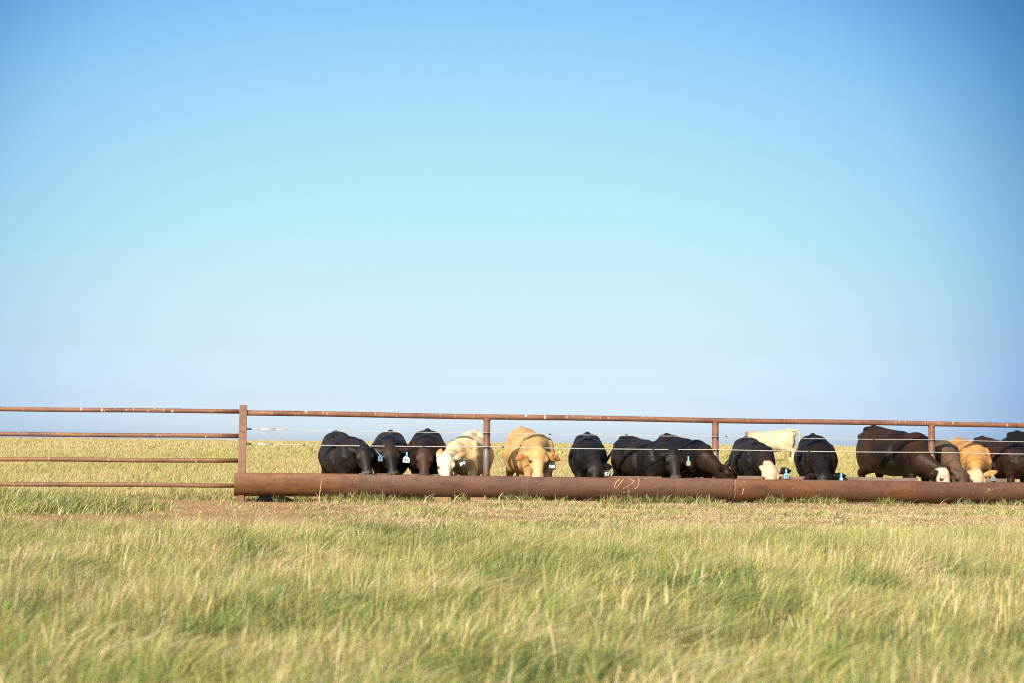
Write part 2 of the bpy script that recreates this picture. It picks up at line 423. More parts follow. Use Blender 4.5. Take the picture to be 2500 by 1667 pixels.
def scatter(y0, y1, dens, margin=1.3):
    """uniform points over the fan the view (and a step beside it) can see"""
    hw = lambda y: .362 * y * margin + .6
    area = (hw(y0) + hw(y1)) * (y1 - y0)
    n = int(area * dens * 1.0)
    y = y0 + (y1 - y0) * rng.random(n * 2); x = (rng.random(n * 2) * 2 - 1) * hw(y1)
    k = np.abs(x) < hw(y)
    return x[k][:n], y[k][:n]
def uv_of(x, y):
    return (x - F0[0]) * DU[0] + (y - F0[1]) * DU[1], (x - F0[0]) * DV[0] + (y - F0[1]) * DV[1]
def left_clump(u, v):
    e = fnoise(u * 1.5 + 5, v * 1.5, 2) - .5
    return (1 - sstep(-3.4, -1.2, u + e * 4.5 + .25 * v + .6)) * sstep(-5.6, -4.2, v + e * 2.5) * (1 - sstep(-1.9, -.7, v + e * 2))
def meadow_mask(u, v):
    e = (fnoise(u * .8, v * .8, 3) - .5)
    return 1 - sstep(-10.2, -7.8, v + e * 3.6 - 4.6 * (1 - sstep(-3.6, -1.2, u)))

def meadow(name, y0, y1, dens, wmul, label):
    x, y = scatter(y0, y1, dens)
    u, v = uv_of(x, y)
    cl = fnoise(x * 3.1, y * 2.3, 3); big = fnoise(x * .55 + 9, y * .42, 3); pt = fnoise(x * 1.3 + 50, y * .8 + 20, 3); fine = vnoise(x * 6.5 + 7, y * 5 + 3)
    keep = rng.random(len(x)) < meadow_mask(u, v) * (.12 + 1.0 * sstep(.34, .58, cl)) * (.45 + .7 * fine) * (((x - 1.2) / .24) ** 2 + ((y - 5.3) / .2) ** 2 > 1)
    x, y, cl, big, pt, fine = [q[keep] for q in (x, y, cl, big, pt, fine)]; n = len(x)
    u, v = uv_of(x, y)
    edge = 1 - .45 * sstep(-11.5, -8.5, v)
    up = rng.random(n) < .25 + .45 * sstep(.45, .7, big)
    h = (.04 + .13 * sstep(.3, .7, cl) + .08 * sstep(.48, .7, big)) * (.45 + .9 * rng.random(n) ** 1.6) * edge * np.where(up, 1.15, .7)
    wd = (.0011 + .0017 * rng.random(n)) * wmul
    ang = np.where(up, rng.normal(.15, 1.1, n), rng.random(n) * 6.28)
    mag = np.where(up, np.abs(rng.normal(.35, .25, n)), np.clip(rng.normal(1.25, .6, n), .2, 2.8))
    st = rng.random(n) < .035      # stray long blades lying across the rest
    h = np.where(st, .12 + .14 * rng.random(n), h); mag = np.where(st, .8 + 1.2 * rng.random(n), mag)
    lean = np.stack([np.cos(ang), np.sin(ang)], 1) * mag[:, None]
    g_ = sstep(.44, .60, pt); s_ = sstep(.42, .62, fnoise(x * 1.0 + 80, y * .7 + 11, 3)); d_ = np.clip(sstep(.50, .66, fnoise(x * .6 + 33, y * .45 + 71, 2)) + 1.3 * sstep(.75, 1.25, np.abs(x + .15) / (.36 * y) + .32 * (9.5 - y) / 4.5) * (fine > .3), 0, 1.5)  # vignette at the near corners put into the tint as deeper green
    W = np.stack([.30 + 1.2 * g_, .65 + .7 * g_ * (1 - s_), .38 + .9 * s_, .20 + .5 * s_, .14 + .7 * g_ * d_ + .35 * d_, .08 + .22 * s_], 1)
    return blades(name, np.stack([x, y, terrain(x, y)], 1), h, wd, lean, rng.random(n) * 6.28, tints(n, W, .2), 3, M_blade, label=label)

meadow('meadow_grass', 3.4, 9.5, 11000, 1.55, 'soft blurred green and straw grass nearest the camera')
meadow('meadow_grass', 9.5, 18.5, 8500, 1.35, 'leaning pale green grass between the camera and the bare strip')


# tussocks of longer grass, bent over to the right
def tussocks(name, nc, y0, y1, per, label):
    cx, cy = scatter(y0, y1, nc / ((.362 * (y0 + y1) * 1.3 + 1.2) * (y1 - y0)))
    u, v = uv_of(cx, cy); k = meadow_mask(u, v) > .5; cx, cy = cx[k], cy[k]
    sz = .6 + .95 * rng.random(len(cx)) ** 1.5; m_ = len(cx)
    i = np.repeat(np.arange(m_), per); n = len(i)
    a = rng.random(n) * 6.28; rr_ = np.abs(rng.normal(0, .085, n)) * sz[i]
    x = cx[i] + np.cos(a) * rr_ * 1.5; y = cy[i] + np.sin(a) * rr_
    lean = np.stack([np.cos(a), np.sin(a)], 1) * (.25 + .7 * rng.random(n))[:, None] + np.stack([.45 + .5 * rng.random(n), .2 * rng.normal(size=n)], 1)
    kd = rng.random(m_)[i]; dk = (kd < .42).astype(float); stw = (kd > .72).astype(float); mid_ = 1 - dk - stw
    W = np.stack([1.1 * dk + .5 * mid_, .25 * dk + 1.0 * mid_ + .2 * stw, .15 * dk + .4 * mid_ + 1.3 * stw, .1 + .35 * stw, 1.2 * dk + .1 * mid_, .05 + .5 * stw], 1)
    return blades(name, np.stack([x, y, terrain(x, y)], 1), (.09 + .13 * rng.random(n)) * sz[i], .0028 + .0028 * rng.random(n), lean, rng.random(n) * 6.28, tints(n, W, .14), 4, M_blade, label=label)
tussocks('tussock_grass', 330, 4.0, 9.5, 240, 'longer tussocks of bent grass in the near meadow')
tussocks('tussock_grass', 700, 9.5, 15.5, 190, 'longer tussocks of bent grass in the middle of the meadow')

# seed stems standing above the meadow
x, y = scatter(3.6, 16.5, 34)
u, v = uv_of(x, y)
k = rng.random(len(x)) < meadow_mask(u, v) * sstep(.58, .74, fnoise(x * 1.1 + 3, y * .7 + 8, 2)) ; x, y = x[k], y[k]; 
for qx, qy, qn in ((320, 1400, 26), (1500, 1560, 34), (1580, 1540, 26), (1120, 1590, 16), (1060, 1600, 12), (520, 1400, 18), (2250, 1600, 16), (2440, 1560, 26), (90, 1420, 20), (1700, 1440, 14), (840, 1500, 12)):
    d_ = ray(qx, qy); t_ = -EYE[2] / d_[2]; x = np.append(x, d_[0] * t_ + rng.normal(0, .09, qn)); y = np.append(y, d_[1] * t_ + rng.normal(0, .10, qn))
n = len(x)
ang = rng.normal(.2, .6, n); mag = np.abs(rng.normal(.22, .18, n))
blades('seed_stems', np.stack([x, y, terrain(x, y)], 1), .13 + .17 * rng.random(n), .0021 + .0012 * rng.random(n), np.stack([np.cos(ang), np.sin(ang)], 1) * mag[:, None],
       rng.random(n) * 6.28, tints(n, np.tile([.1, .3, 1.0, .5, 0, .3], (n, 1))) * .9, 5, M_straw, head=True, label='bleached upright seed stems rising out of the meadow grass')

# tufts and straw on the trodden strip
x, y = scatter(12.8, 24.5, 2600, 1.15)
u, v = uv_of(x, y)
k = (v < -.30) & (v > -10.5) & (u > -9) & (rng.random(len(x)) < (.22 + .9 * sstep(.36, .58, fnoise(x * 1.1, y * 1.8, 2))) * (.10 + .90 * sstep(.4, 3.8, u)) * (1 - .75 * left_clump(u, v)))
x, y = x[k], y[k]; n = len(x); ang = rng.random(n) * 6.28
blades('straw_litter', np.stack([x, y, terrain(x, y)], 1), (.012 + .035 * rng.random(n) ** 1.5), .0026 + .003 * rng.random(n),
       np.stack([np.cos(ang), np.sin(ang)], 1) * (2.0 + 4.0 * rng.random(n))[:, None], ang + 1.57, tints(n, np.tile([0, .04, 1.0, .9, 0, .5], (n, 1)), .22), 2, M_straw,
       lift=.004 + .03 * rng.random(n), label='scattered dry straw on the trodden strip before the trough', cat='straw')

x, y = scatter(13.5, 24.2, 1000, 1.15)
u, v = uv_of(x, y)
lc = left_clump(u, v)
pa = sstep(.56, .72, fnoise(x * .9 + 40, y * 1.3 + 5, 3)) * (v < -.45) * (v > -9.5) * .55
gap = (v < -.6) & (v > -9.5)
k = rng.random(len(x)) < np.clip(np.maximum(lc * 1.0, pa * gap * sstep(-.3, 2.2, u + .35 * (v + 3))) , 0, 1)
x, y, lc = x[k], y[k], lc[k]; n = len(x); ang = rng.normal(.3, 1.1, n)
blades('strip_tufts', np.stack([x, y, terrain(x, y)], 1), (.06 + .08 * rng.random(n)) * (1 + 1.7 * lc), .007 + .006 * rng.random(n),
       np.stack([np.cos(ang), np.sin(ang)], 1) * np.abs(rng.normal(.8, .4, n))[:, None], rng.random(n) * 6.28,
       tints(n, np.tile([1.0, .5, .45, .25, .6, .15], (n, 1))), 3, M_blade, label='rough green tufts on the trodden strip and by the left rails')

# green fringe at the foot of the trough
n = 34000
u = rng.random(n) * 19 - .05; v = -.52 - np.abs(rng.normal(0, .17, n)) + .14
cl = fnoise(u * 1.7, v * .8 + 3, 3); dens = sstep(.38, .60, cl) * sstep(.2, .9, u) * (.35 + .65 * sstep(1.2, 2.4, u))
k = rng.random(n) < dens; u, v, cl = u[k], v[k], cl[k]; n = len(u)
P = world(np.stack([u, v, np.zeros(n)], 1)); P[:, 2] = terrain(P[:, 0], P[:, 1])
ang = rng.random(n) * 6.28
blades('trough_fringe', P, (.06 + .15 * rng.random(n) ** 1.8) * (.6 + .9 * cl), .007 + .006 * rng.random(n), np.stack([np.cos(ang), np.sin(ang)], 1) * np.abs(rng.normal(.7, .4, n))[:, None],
       rng.random(n) * 6.28, tints(n, np.tile([1.0, .5, .7, .3, 1.1, .3], (n, 1))) * .8, 3, M_blade, label='dark green grass fringe along the foot of the trough')  # green tints also dimmed, standing in for shade under the trough

# single bent stalks in front of the trough
u = np.array([1.25, 1.5, 2.3, 2.9, 4.1, 5.6, 6.3, 7.4, 8.05, 8.6, 9.5, 9.9, 10.7, 11.3, 11.8, 12.6, .9, 3.4]); n = len(u); v = -1.0 + .35 * rng.random(n)
P = world(np.stack([u, v, np.zeros(n)], 1)); P[:, 2] = terrain(P[:, 0], P[:, 1]); ang = rng.normal(.2, .5, n)
blades('bent_stalks', P, np.array([.42, .30, .2, .24, .22, .26, .34, .24, .36, .26, .4, .28, .24, .3, .22, .36, .2, .26]), .006 + .003 * rng.random(n), np.stack([np.cos(ang), np.sin(ang)], 1) * np.abs(rng.normal(.6, .35, n))[:, None],
       rng.random(n) * 6.28, tints(n, np.tile([.1, .4, 1.0, .2, 0, .9], (n, 1))), 6, M_straw, label='single tall bent stalks standing in front of the trough')

# pasture behind the fence
def pasture(name, y0, y1, dens, w0, h0, label):
    x, y = scatter(y0, y1, dens, 1.15)
    u, v = uv_of(x, y)
    cl = fnoise(x * .8, y * .4, 3); s_ = sstep(.35, .65, fnoise(x * .22 + 8, y * .08, 3)); g_ = 1 - sstep(.4, 3.5, v + (fnoise(x * 1.3, y * 1.3, 2) - .5) * 1.5)
    bare = (u > 1.2) * (1 - sstep(1.5, 3.0, v))
    k = (v > -.15) & (rng.random(len(x)) < (.6 + .5 * sstep(.3, .6, cl)) * (1 - .8 * bare))
    x, y, cl, s_, g_ = x[k], y[k], cl[k], s_[k], g_[k]; n = len(x)
    cl = cl if y0 < 40 else .5 + (cl - .5) * .45
    h = h0 * (.3 + 1.0 * cl) * (.5 + .9 * rng.random(n)) * (1 - .35 * g_)
    ang = rng.normal(.2, .9, n); mag = np.clip(rng.normal(.6, .35, n), .05, 1.5)
    W = np.stack([.32 + 1.3 * g_, .70 - .4 * s_, .55 + .8 * s_, .65 + .5 * s_, .12 + .6 * g_, .06 + .08 * s_], 1)
    return blades(name, np.stack([x, y, terrain(x, y)], 1), h, w0 * (.6 + .8 * rng.random(n)), np.stack([np.cos(ang), np.sin(ang)], 1) * mag[:, None], rng.normal(0, .8, n),
                  tints(n, W, .11 if y1 < 50 else .06) * .9, 2, M_blade, label=label)
pasture('pasture_grass', 22.0, 46, 420, .009, .135, 'sunlit green and yellow pasture grass behind the fence')
pasture('far_pasture_grass', 46, 100, 60, .026, .13, 'pale dry pasture grass farther out behind the cattle')
pasture('far_pasture_grass', 100, 230, 14, .06, .14, 'dry grass on the skyline of the pasture')

# ------------------------------------------------------------------ pipe fences
def gz(u, v):
    p = world(np.array([[u, v, 0.0]]))[0]; return float(terrain(p[0], p[1]))
def line_uz(p1, p2, v):
    a = Q(*p1, v); b_ = Q(*p2, v)
    return lambda u: a[2] + (b_[2] - a[2]) * (u - a[0]) / (b_[0] - a[0])
rail_z = line_uz((620, 1007), (2490, 1036.5), 0)
PU = [Q(1188, 1100)[0], Q(1746.5, 1110)[0], Q(2275, 1110)[0]]
u_sq = Q(592, 1080)[0]
fb = empty('feed_fence', world([u_sq, 0, gz(u_sq, 0)]), 'long rusty pipe fence with two white cables above the feed trough', 'fence')
fb['_base'] = list(fb.location)
UEND = 21.0
def part_tube(name, pts, r, mat, parent, n=18):
    Vv, Ff = tubeVF(world(np.array(pts)), r, n); return mesh_obj(name, Vv, Ff, mat, parent)
us = np.linspace(u_sq + .05, UEND, 40)
part_tube('top_rail', [(u_, 0, rail_z(u_) + .004 * math.sin(u_ * 1.3)) for u_ in us], .046, M_rail, fb)
# square end post
zt = Q(594, 987)[2]; zb = gz(u_sq, 0) - .35
Vv, Ff = boxVF(world([u_sq, 0, (zt + zb) / 2]), DU * .062, DV * .062, UZ * (zt - zb) / 2)
bevel(mesh_obj('corner_post', Vv, Ff, M_sq, fb, smooth=False), .007)
pitch_u = PU[1] - PU[0]
posts = []
c1 = line_uz((650, 1046.5), (2490, 1075.5), -.075); c2 = line_uz((650, 1082.5), (2490, 1105.5), -.075)
def subpart(o, part, base_parent):
    o.parent = part; return o
for pu in PU + [PU[2] + 3.75, PU[2] + 7.4]:
    po = part_tube('post', [(pu, 0, gz(pu, 0) - .3), (pu, 0, .6), (pu, 0, rail_z(pu) - .025)], .0575, M_post, fb, 24)
    # coped saddle weld below the rail
    wv, wf = tubeVF(world(np.array([(pu, 0, rail_z(pu) - .065), (pu, 0, rail_z(pu) - .045)])), [.060, .064], 24)
    subpart(mesh_obj('weld_collar', wv, wf, M_post, fb), po, fb)
    for cz in (c1, c2):
        z = cz(pu)
        th = np.linspace(0, 2 * math.pi, 25)
        ring = [(pu + .061 * math.cos(a), .061 * math.sin(a), z - .018 - .008 * math.sin(a)) for a in th]
        tie = [(pu + .004, -.085, z + .035), (pu + .006, -.088, z + .0), (pu - .004, -.075, z - .03), (pu + .012, -.085, z - .05)]
        Vv, Ff = join([tubeVF(world(np.array(ring)), .0055, 6), tubeVF(world(np.array(tie)), .005, 6)])
        subpart(mesh_obj('wire_tie', Vv, Ff, M_wire, fb), po, fb)
for ci, cz in enumerate((c1, c2)):
    u0 = u_sq + .70 - .10 * ci
    pts = []
    for u_ in np.linspace(u0, UEND, 240):
        ph = ((u_ - PU[0]) / pitch_u) % 1.0
        pts.append((u_, -.075, cz(u_) - .012 * 4 * ph * (1 - ph)))
    pts = np.array(pts)
    # two laid strands twisted round each other
    tw = []
    for s in (0, math.pi):
        uu = np.linspace(u0, UEND, 3000); zz = np.interp(uu, pts[:, 0], pts[:, 2])
        a = uu * 2 * math.pi / .05 + s
        tw.append(tubeVF(world(np.stack([uu, -.075 + (.0020 + .0012 * ci) * np.cos(a), zz + (.0020 + .0012 * ci) * np.sin(a)], 1)), .0034 + .0012 * ci, 5))
    Vv, Ff = join(tw)
    cb = mesh_obj('cable', Vv, Ff, M_cable, fb)
    z0 = cz(u_sq + .06)
    tb = [tubeVF(world(np.array([(u_sq + .28 - .04 * ci, -.075, z0 + .01 * s), (u_sq + .53 - .04 * ci, -.075, z0 + .01 * s)])), .0075, 8) for s in (-1, 1)]
    tb.append(tubeVF(world(np.array([(u_sq + .13, -.06, z0), (u_sq + .28 - .04 * ci, -.075, z0)])), .006, 8))
    tb.append(tubeVF(world(np.array([(u_sq + .53 - .04 * ci, -.075, z0 - .004), (u0 + .01, -.075, cz(u0))])), .0055, 8))
    th = np.linspace(0, 2 * math.pi, 17)
    tb.append(tubeVF(world(np.array([(u0 - .02 + .032 * math.cos(a), -.075, cz(u0) + .014 * math.sin(a)) for a in th])), .0045, 6))
    Vv, Ff = join(tb); subpart(mesh_obj('turnbuckle', Vv, Ff, M_cable, fb), cb, fb)
    Vv, Ff = join([tubeVF(world(np.array([(u_sq + .06, -.05, z0), (u_sq + .10, -.055, z0), (u_sq + .15, -.06, z0)])), [.016, .018, .008], 10),
                   tubeVF(world(np.array([(u_sq + .055, -.05, z0 - .02), (u_sq + .062, -.05, z0 + .03)])), .012, 8)])
    subpart(mesh_obj('hook_eye', Vv, Ff, M_wire, fb), cb, fb)
    for ud in ((1.0, 4.3, 6.9, 9.7) if ci else (5.1, 8.2, 10.9)):
        Vv, Ff = tubeVF(world(np.array([(ud, -.075, np.interp(ud, pts[:, 0], pts[:, 2])), (ud + .035, -.075, np.interp(ud, pts[:, 0], pts[:, 2]))])), .011, 8)
        subpart(mesh_obj('cable_clip', Vv, Ff, M_wire, fb), cb, fb)

lb = empty('rail_fence', world([-7.2, 0, gz(-7.2, 0)]), 'rusty four rail pipe fence left of the square end post', 'fence')
lb['_base'] = list(lb.location)
for (y1, y2, rr_) in ((997, 1003, .0365), (1058.3, 1063, .0365), (1119.5, 1123.4, .036), (1180, 1184, .036)):
    z_ = line_uz((0, y1), (578, y2), 0)
    ue = u_sq - .055
    part_tube('rail', [(u_, 0, z_(u_) + .003 * math.sin(u_ * 2 + y1)) for u_ in np.linspace(-11, ue, 24)], rr_, M_rail, lb)
for pu in (-7.2, -10.6):
    z_ = line_uz((0, 997), (578, 1003), 0)
    part_tube('post', [(pu, 0, gz(pu, 0) - .3), (pu, 0, .6), (pu, 0, z_(pu) - .02)], .0575, M_post, lb)

# ------------------------------------------------------------------ feed trough
TR = .250; TV = -.33
rimL = Q(575, 1153.5, TV - .21); rimR = Q(2490, 1175.5, TV - .21)
botL = Q(600, 1210, TV); 
def rim_z(u): return rimL[2] + (rimR[2] - rimL[2]) * (u - rimL[0]) / (rimR[0] - rimL[0])
def ctr_z(u): return rim_z(u) - TR * .48
u_t0 = Q(571.5, 1180, TV - .2)[0]
uJ = Q(1791, 1190, TV - .25)[0]; uS1 = Q(876, 1180, TV - .25)[0]; uS3 = Q(2238, 1200, TV - .25)[0]
tb = empty('feed_trough', world([u_t0, TV, gz(u_t0, TV)]), 'long rusty half pipe feed trough the cattle eat from', 'trough')
tb['_base'] = list(tb.location)
A0 = math.asin(.48)
def pipe_section(u0, u1, mat, name='pipe_section', nudge=0.0):
    n = 40; th = np.linspace(math.pi - A0, 2 * math.pi + A0, n)    # front rim, round the bottom, back rim
    usn = np.linspace(u0, u1, max(2, int((u1 - u0) / .25)))
    V_ = []; F_ = []
    prof = [(math.cos(a) * TR, math.sin(a) * TR) for a in th] + [(math.cos(a) * (TR - .011), math.sin(a) * (TR - .011)) for a in th[::-1]]
    m_ = len(prof)
    for u_ in usn:
        dz = .004 * math.sin(u_ * .9) + nudge
        for (vv, zz) in prof: V_.append((u_, TV + vv, ctr_z(u_) + zz + dz))
    for i in range(len(usn) - 1):
        for k_ in range(m_):
            k2 = (k_ + 1) % m_
            F_.append((i * m_ + k_, (i + 1) * m_ + k_, (i + 1) * m_ + k2, i * m_ + k2))
    F_.append(tuple(range(m_))); F_.append(tuple((len(usn) - 1) * m_ + k_ for k_ in range(m_ - 1, -1, -1)))
    o = mesh_obj(name, world(np.array(V_)), F_, mat, tb)
    md = o.modifiers.new('split', 'EDGE_SPLIT'); md.split_angle = R(50)
    return o
pipe_section(u_t0, uS1, M_tr1); pipe_section(uS1 + .002, uJ, M_tr2, nudge=-.003)
pipe_section(uJ + .012, uS3, M_tr3, nudge=-.006); pipe_section(uS3 + .002, 17.2, M_tr4, nudge=-.008); pipe_section(17.202, UEND, M_tr3)
def tsurf(px, py, off=.003):
    """point on the front of the trough, a hair proud of the steel"""
    v = TV - TR
    for _ in range(5):
        q = Q(px, py, v); s = max(-.98, min(.98, (q[2] - ctr_z(q[0]) + .004) / TR)); v = TV - (TR + off) * math.sqrt(1 - s * s)
    return Q(px, py, v)
# end cap
n = 28; th = np.linspace(math.pi - A0, 2 * math.pi + A0, n)
Vc = [(u_t0 + .02 + s * .006, TV + math.cos(a) * (TR - .012), ctr_z(u_t0) + math.sin(a) * (TR - .012)) for s in (-1, 1) for a in th]
Fc_ = [tuple(range(n)), tuple(range(2 * n - 1, n - 1, -1))] + [(i, i + n, i + n + 1, i + 1) for i in range(n - 1)] + [(n - 1, 2 * n - 1, n, 0)]
mesh_obj('end_cap', world(np.array(Vc)), Fc_, M_tr1, tb, smooth=False)
# back lip strips
for (pa_, pb_, hh) in ((1800, 2240, .045), (2405, 2458, .05), (876, 1085, .012), (1465, 1615, .014)):
    ua = Q(pa_, 1170, TV + .22)[0]; ub = Q(pb_, 1170, TV + .22)[0]
    um = (ua + ub) / 2
    d_ = (world([ub, TV + .222, rim_z(ub) + hh / 2 - .01]) - world([ua, TV + .222, rim_z(ua) + hh / 2 - .01])) / 2
    Vv, Ff = boxVF(world([um, TV + .222, rim_z(um) + hh / 2 - .012]), d_, DV * .004, UZ * (hh / 2 + .012))
    mesh_obj('back_lip', Vv, Ff, M_lip, tb, smooth=False)
# ragged weld at the joint and the paint beside it
def stroke(name, pts, r, mat, off=None):
    off = .0015 - r * .6 if off is None else off
    P_ = np.array([tsurf(a, b_, off) for a, b_ in pts])
    n_ = max(2, len(P_) * 4); s_ = np.linspace(0, len(P_) - 1, n_); i_ = np.arange(len(P_))
    P2 = np.stack([np.interp(s_, i_, P_[:, k_]) for k_ in range(3)], 1)
    return tubeVF(world(P2), r * (.7 + .6 * rng.random(n_)), 6)
def strokes(name, lst, r, mat, parent=None):
    
    for p in lst:
        Vv, Ff = stroke(name, p, r, mat); mesh_obj(name, Vv, Ff, mat, tb)
strokes('weld_seam', [[(1795, 1171), (1794, 1180), (1795.5, 1188), (1793, 1197), (1796, 1206), (1793, 1214), (1790, 1222)]], .006, M_weld)
strokes('joint_gap', [[(1790.8, 1170), (1791, 1182), (1789.6, 1195), (1788.5, 1207)]], .005, M_soot)
strokes('paint_mark', [[(1816.5, 1173.5), (1817.5, 1177)], [(1815.5, 1191), (1814.5, 1197)], [(1814, 1199), (1811.5, 1206)]], .017, M_green)
strokes('paint_mark', [[(1803, 1191), (1807, 1195), (1804, 1200)]], .008, M_soot)
K = 5.227
Z3 = lambda l: [[(1370 + a / K, 1010 + b_ / K) for a, b_ in s] for s in l]
strokes('chalk_mark', Z3([[(752, 828), (715, 850), (690, 890), (682, 920), (690, 948)], [(798, 826), (770, 862), (735, 905), (698, 948)],
                          [(862, 826), (900, 838), (940, 850), (915, 872), (850, 915), (792, 948)], [(992, 826), (990, 870), (982, 915), (962, 938), (935, 952)]]), .0075, M_chalk)
strokes('chalk_mark', Z3([[(790, 996), (830, 992)], [(850, 985), (875, 975)], [(1060, 826), (1085, 822)]]), .006, M_chalk)
strokes('scratch', Z3([[(1120, 950), (1190, 925), (1290, 905)], [(1480, 880), (1510, 895), (1545, 880)], [(2045, 950), (2075, 915), (2105, 885)]]), .0045, M_faint)
K4 = 7.35
Z4 = lambda l: [[(2180 + a / K4, 1040 + b_ / K4) for a, b_ in s] for s in l]
strokes('chalk_mark', Z4([[(1685, 1110), (1690, 1130), (1715, 1125), (1722, 1105), (1712, 1150), (1690, 1175), (1660, 1182)], [(1735, 1100), (1722, 1172), (1745, 1120), (1748, 1172)],
                          [(1782, 1100), (1775, 1135), (1800, 1135)], [(1815, 1095), (1800, 1170)], [(1848, 1105), (1862, 1120), (1880, 1100)],
                          [(1950, 1090), (1920, 1088), (1905, 1110), (1940, 1130), (1945, 1160), (1915, 1180), (1895, 1160)],
                          [(1720, 1215), (1680, 1212), (1668, 1232), (1700, 1245), (1728, 1222), (1700, 1262), (1660, 1288)],
                          [(1745, 1225), (1775, 1222), (1740, 1262), (1800, 1262)], [(1800, 1275), (1850, 1270), (1905, 1262)]]), .0042, M_chalk2)
strokes('scratch', Z4([[(1400, 1220), (1425, 1205), (1450, 1185)], [(770, 1130), (790, 1122)], [(855, 1200), (905, 1170)], [(880, 1135), (892, 1132)], [(725, 1205), (760, 1195)], [(1490, 1265), (1540, 1235)],
                       [(1030, 1040), (1034, 1050)], [(1635, 1050), (1640, 1060)]]), .0045, M_chalk2)
strokes('burn_mark', [[(818, 1175), (817, 1181)], [(862, 1173), (860, 1180)], [(902, 1172), (900.5, 1180)], [(762, 1171), (762, 1174)]], .008, M_soot)
strokes('scratch', [[(914, 1165), (918, 1166)], [(1059.5, 1197), (1060.3, 1202), (1059, 1207)], [(968, 1166.5), (969, 1167)], [(883, 1184), (884, 1184.6)], [(788, 1170), (789, 1171)], [(1305, 1173), (1318, 1173.5)], [(1314, 1181), (1317, 1182)], [(1326, 1194), (1330, 1194)]], .005, M_chalk2)
# feet welded under the pipe
for pu in [u_sq, PU[0], PU[1], PU[2], PU[2] + 3.75]:
    g_ = gz(pu, TV); zc = ctr_z(pu) - TR
    q = [world([pu - .07, TV - .11, g_ - .1]), world([pu + .05, TV - .11, g_ - .1]), world([pu + .05, TV - .10, zc + .06]), world([pu - .045, TV - .10, zc + .05])]
    Vv = np.array(q + [p + DV * .10 for p in q])
    Ff = [(0, 1, 2, 3), (7, 6, 5, 4), (0, 4, 5, 1), (1, 5, 6, 2), (2, 6, 7, 3), (3, 7, 4, 0)]
    mesh_obj('foot', Vv, Ff, M_post, tb, smooth=False)

# timber offcuts wedged under the trough
for (xa, xb, lab) in ((1056, 1102, 'longest weathered timber block wedged under the trough'), (1112, 1137, 'short timber block under the trough right of the longest one'), (1150, 1190, 'dark timber block half buried under the trough near the round post')):
    ua = Q(xa, 1220, TV - .2)[0]; ub = Q(xb, 1220, TV - .2)[0]; um = (ua + ub) / 2; g_ = gz(um, TV)
    zt_ = ctr_z(um) - TR * .93
    Vv, Ff = boxVF(world([um, TV - .03, (g_ - .03 + zt_) / 2]), DU * (ub - ua) / 2, DV * .13, UZ * max(.02, (zt_ - g_ + .03) / 2))
    o = mesh_obj('timber_block', Vv, Ff, M_wood, None, smooth=False, base=world([um, TV, g_])); bevel(o, .008)
    o['label'] = lab; o['category'] = 'timber block'; o['group'] = 'timber blocks under the trough'
# black lump among the grass under the left end
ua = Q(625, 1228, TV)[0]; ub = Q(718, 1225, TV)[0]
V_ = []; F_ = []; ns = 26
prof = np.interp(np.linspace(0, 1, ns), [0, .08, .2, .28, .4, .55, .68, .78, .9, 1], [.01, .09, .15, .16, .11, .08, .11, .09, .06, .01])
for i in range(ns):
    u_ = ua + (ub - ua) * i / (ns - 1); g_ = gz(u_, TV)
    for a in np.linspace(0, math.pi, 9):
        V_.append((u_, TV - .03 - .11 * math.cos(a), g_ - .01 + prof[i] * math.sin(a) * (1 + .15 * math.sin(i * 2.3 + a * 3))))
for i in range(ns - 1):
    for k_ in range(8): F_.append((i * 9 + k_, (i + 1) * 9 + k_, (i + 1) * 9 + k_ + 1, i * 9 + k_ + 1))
o = mesh_obj('black_lump', world(np.array(V_)), F_, M_black, None, base=world([(ua + ub) / 2, TV, gz(ua, TV)]))
o['label'] = 'black lump lying in the grass under the left end of the trough'; o['category'] = 'scrap'

# ------------------------------------------------------------------ cattle
def surface_nets(F, org, h):
    ins = F < 0
    shp = F.shape; cells = []; pts = []; quads = []
    strd = np.array([shp[1] * shp[2], shp[2], 1])
    allc = []; allp = []; qs = []
    for ax in range(3):
        a = np.take(ins, range(shp[ax] - 1), ax); b_ = np.take(ins, range(1, shp[ax]), ax)
        idx = np.argwhere(a != b_)
        o1, o2 = (ax + 1) % 3, (ax + 2) % 3
        idx = idx[(idx[:, o1] > 0) & (idx[:, o2] > 0)]
        e = np.zeros(3, int); e[ax] = 1
        fa = F[tuple(idx.T)]; fb_ = F[tuple((idx + e).T)]
        t_ = fa / (fa - fb_)
        p = idx.astype(float); p[:, ax] += t_
        d1 = np.zeros(3, int); d1[o1] = 1; d2 = np.zeros(3, int); d2[o2] = 1
        cs = np.stack([(idx - d1 - d2) @ strd, (idx - d2) @ strd, idx @ strd, (idx - d1) @ strd], 1)
        flip = fa > 0
        cs[flip] = cs[flip][:, ::-1]
        qs.append(cs); allc.append(cs.ravel()); allp.append(np.repeat(p, 4, 0))
    C_ = np.concatenate(allc); P_ = np.vstack(allp)
    uq, inv = np.unique(C_, return_inverse=True)
    cnt = np.bincount(inv).astype(float)
    V_ = np.stack([np.bincount(inv, P_[:, k_]) / cnt for k_ in range(3)], 1)
    Qd = inv.reshape(-1, 4)
    return org + V_ * h, Qd

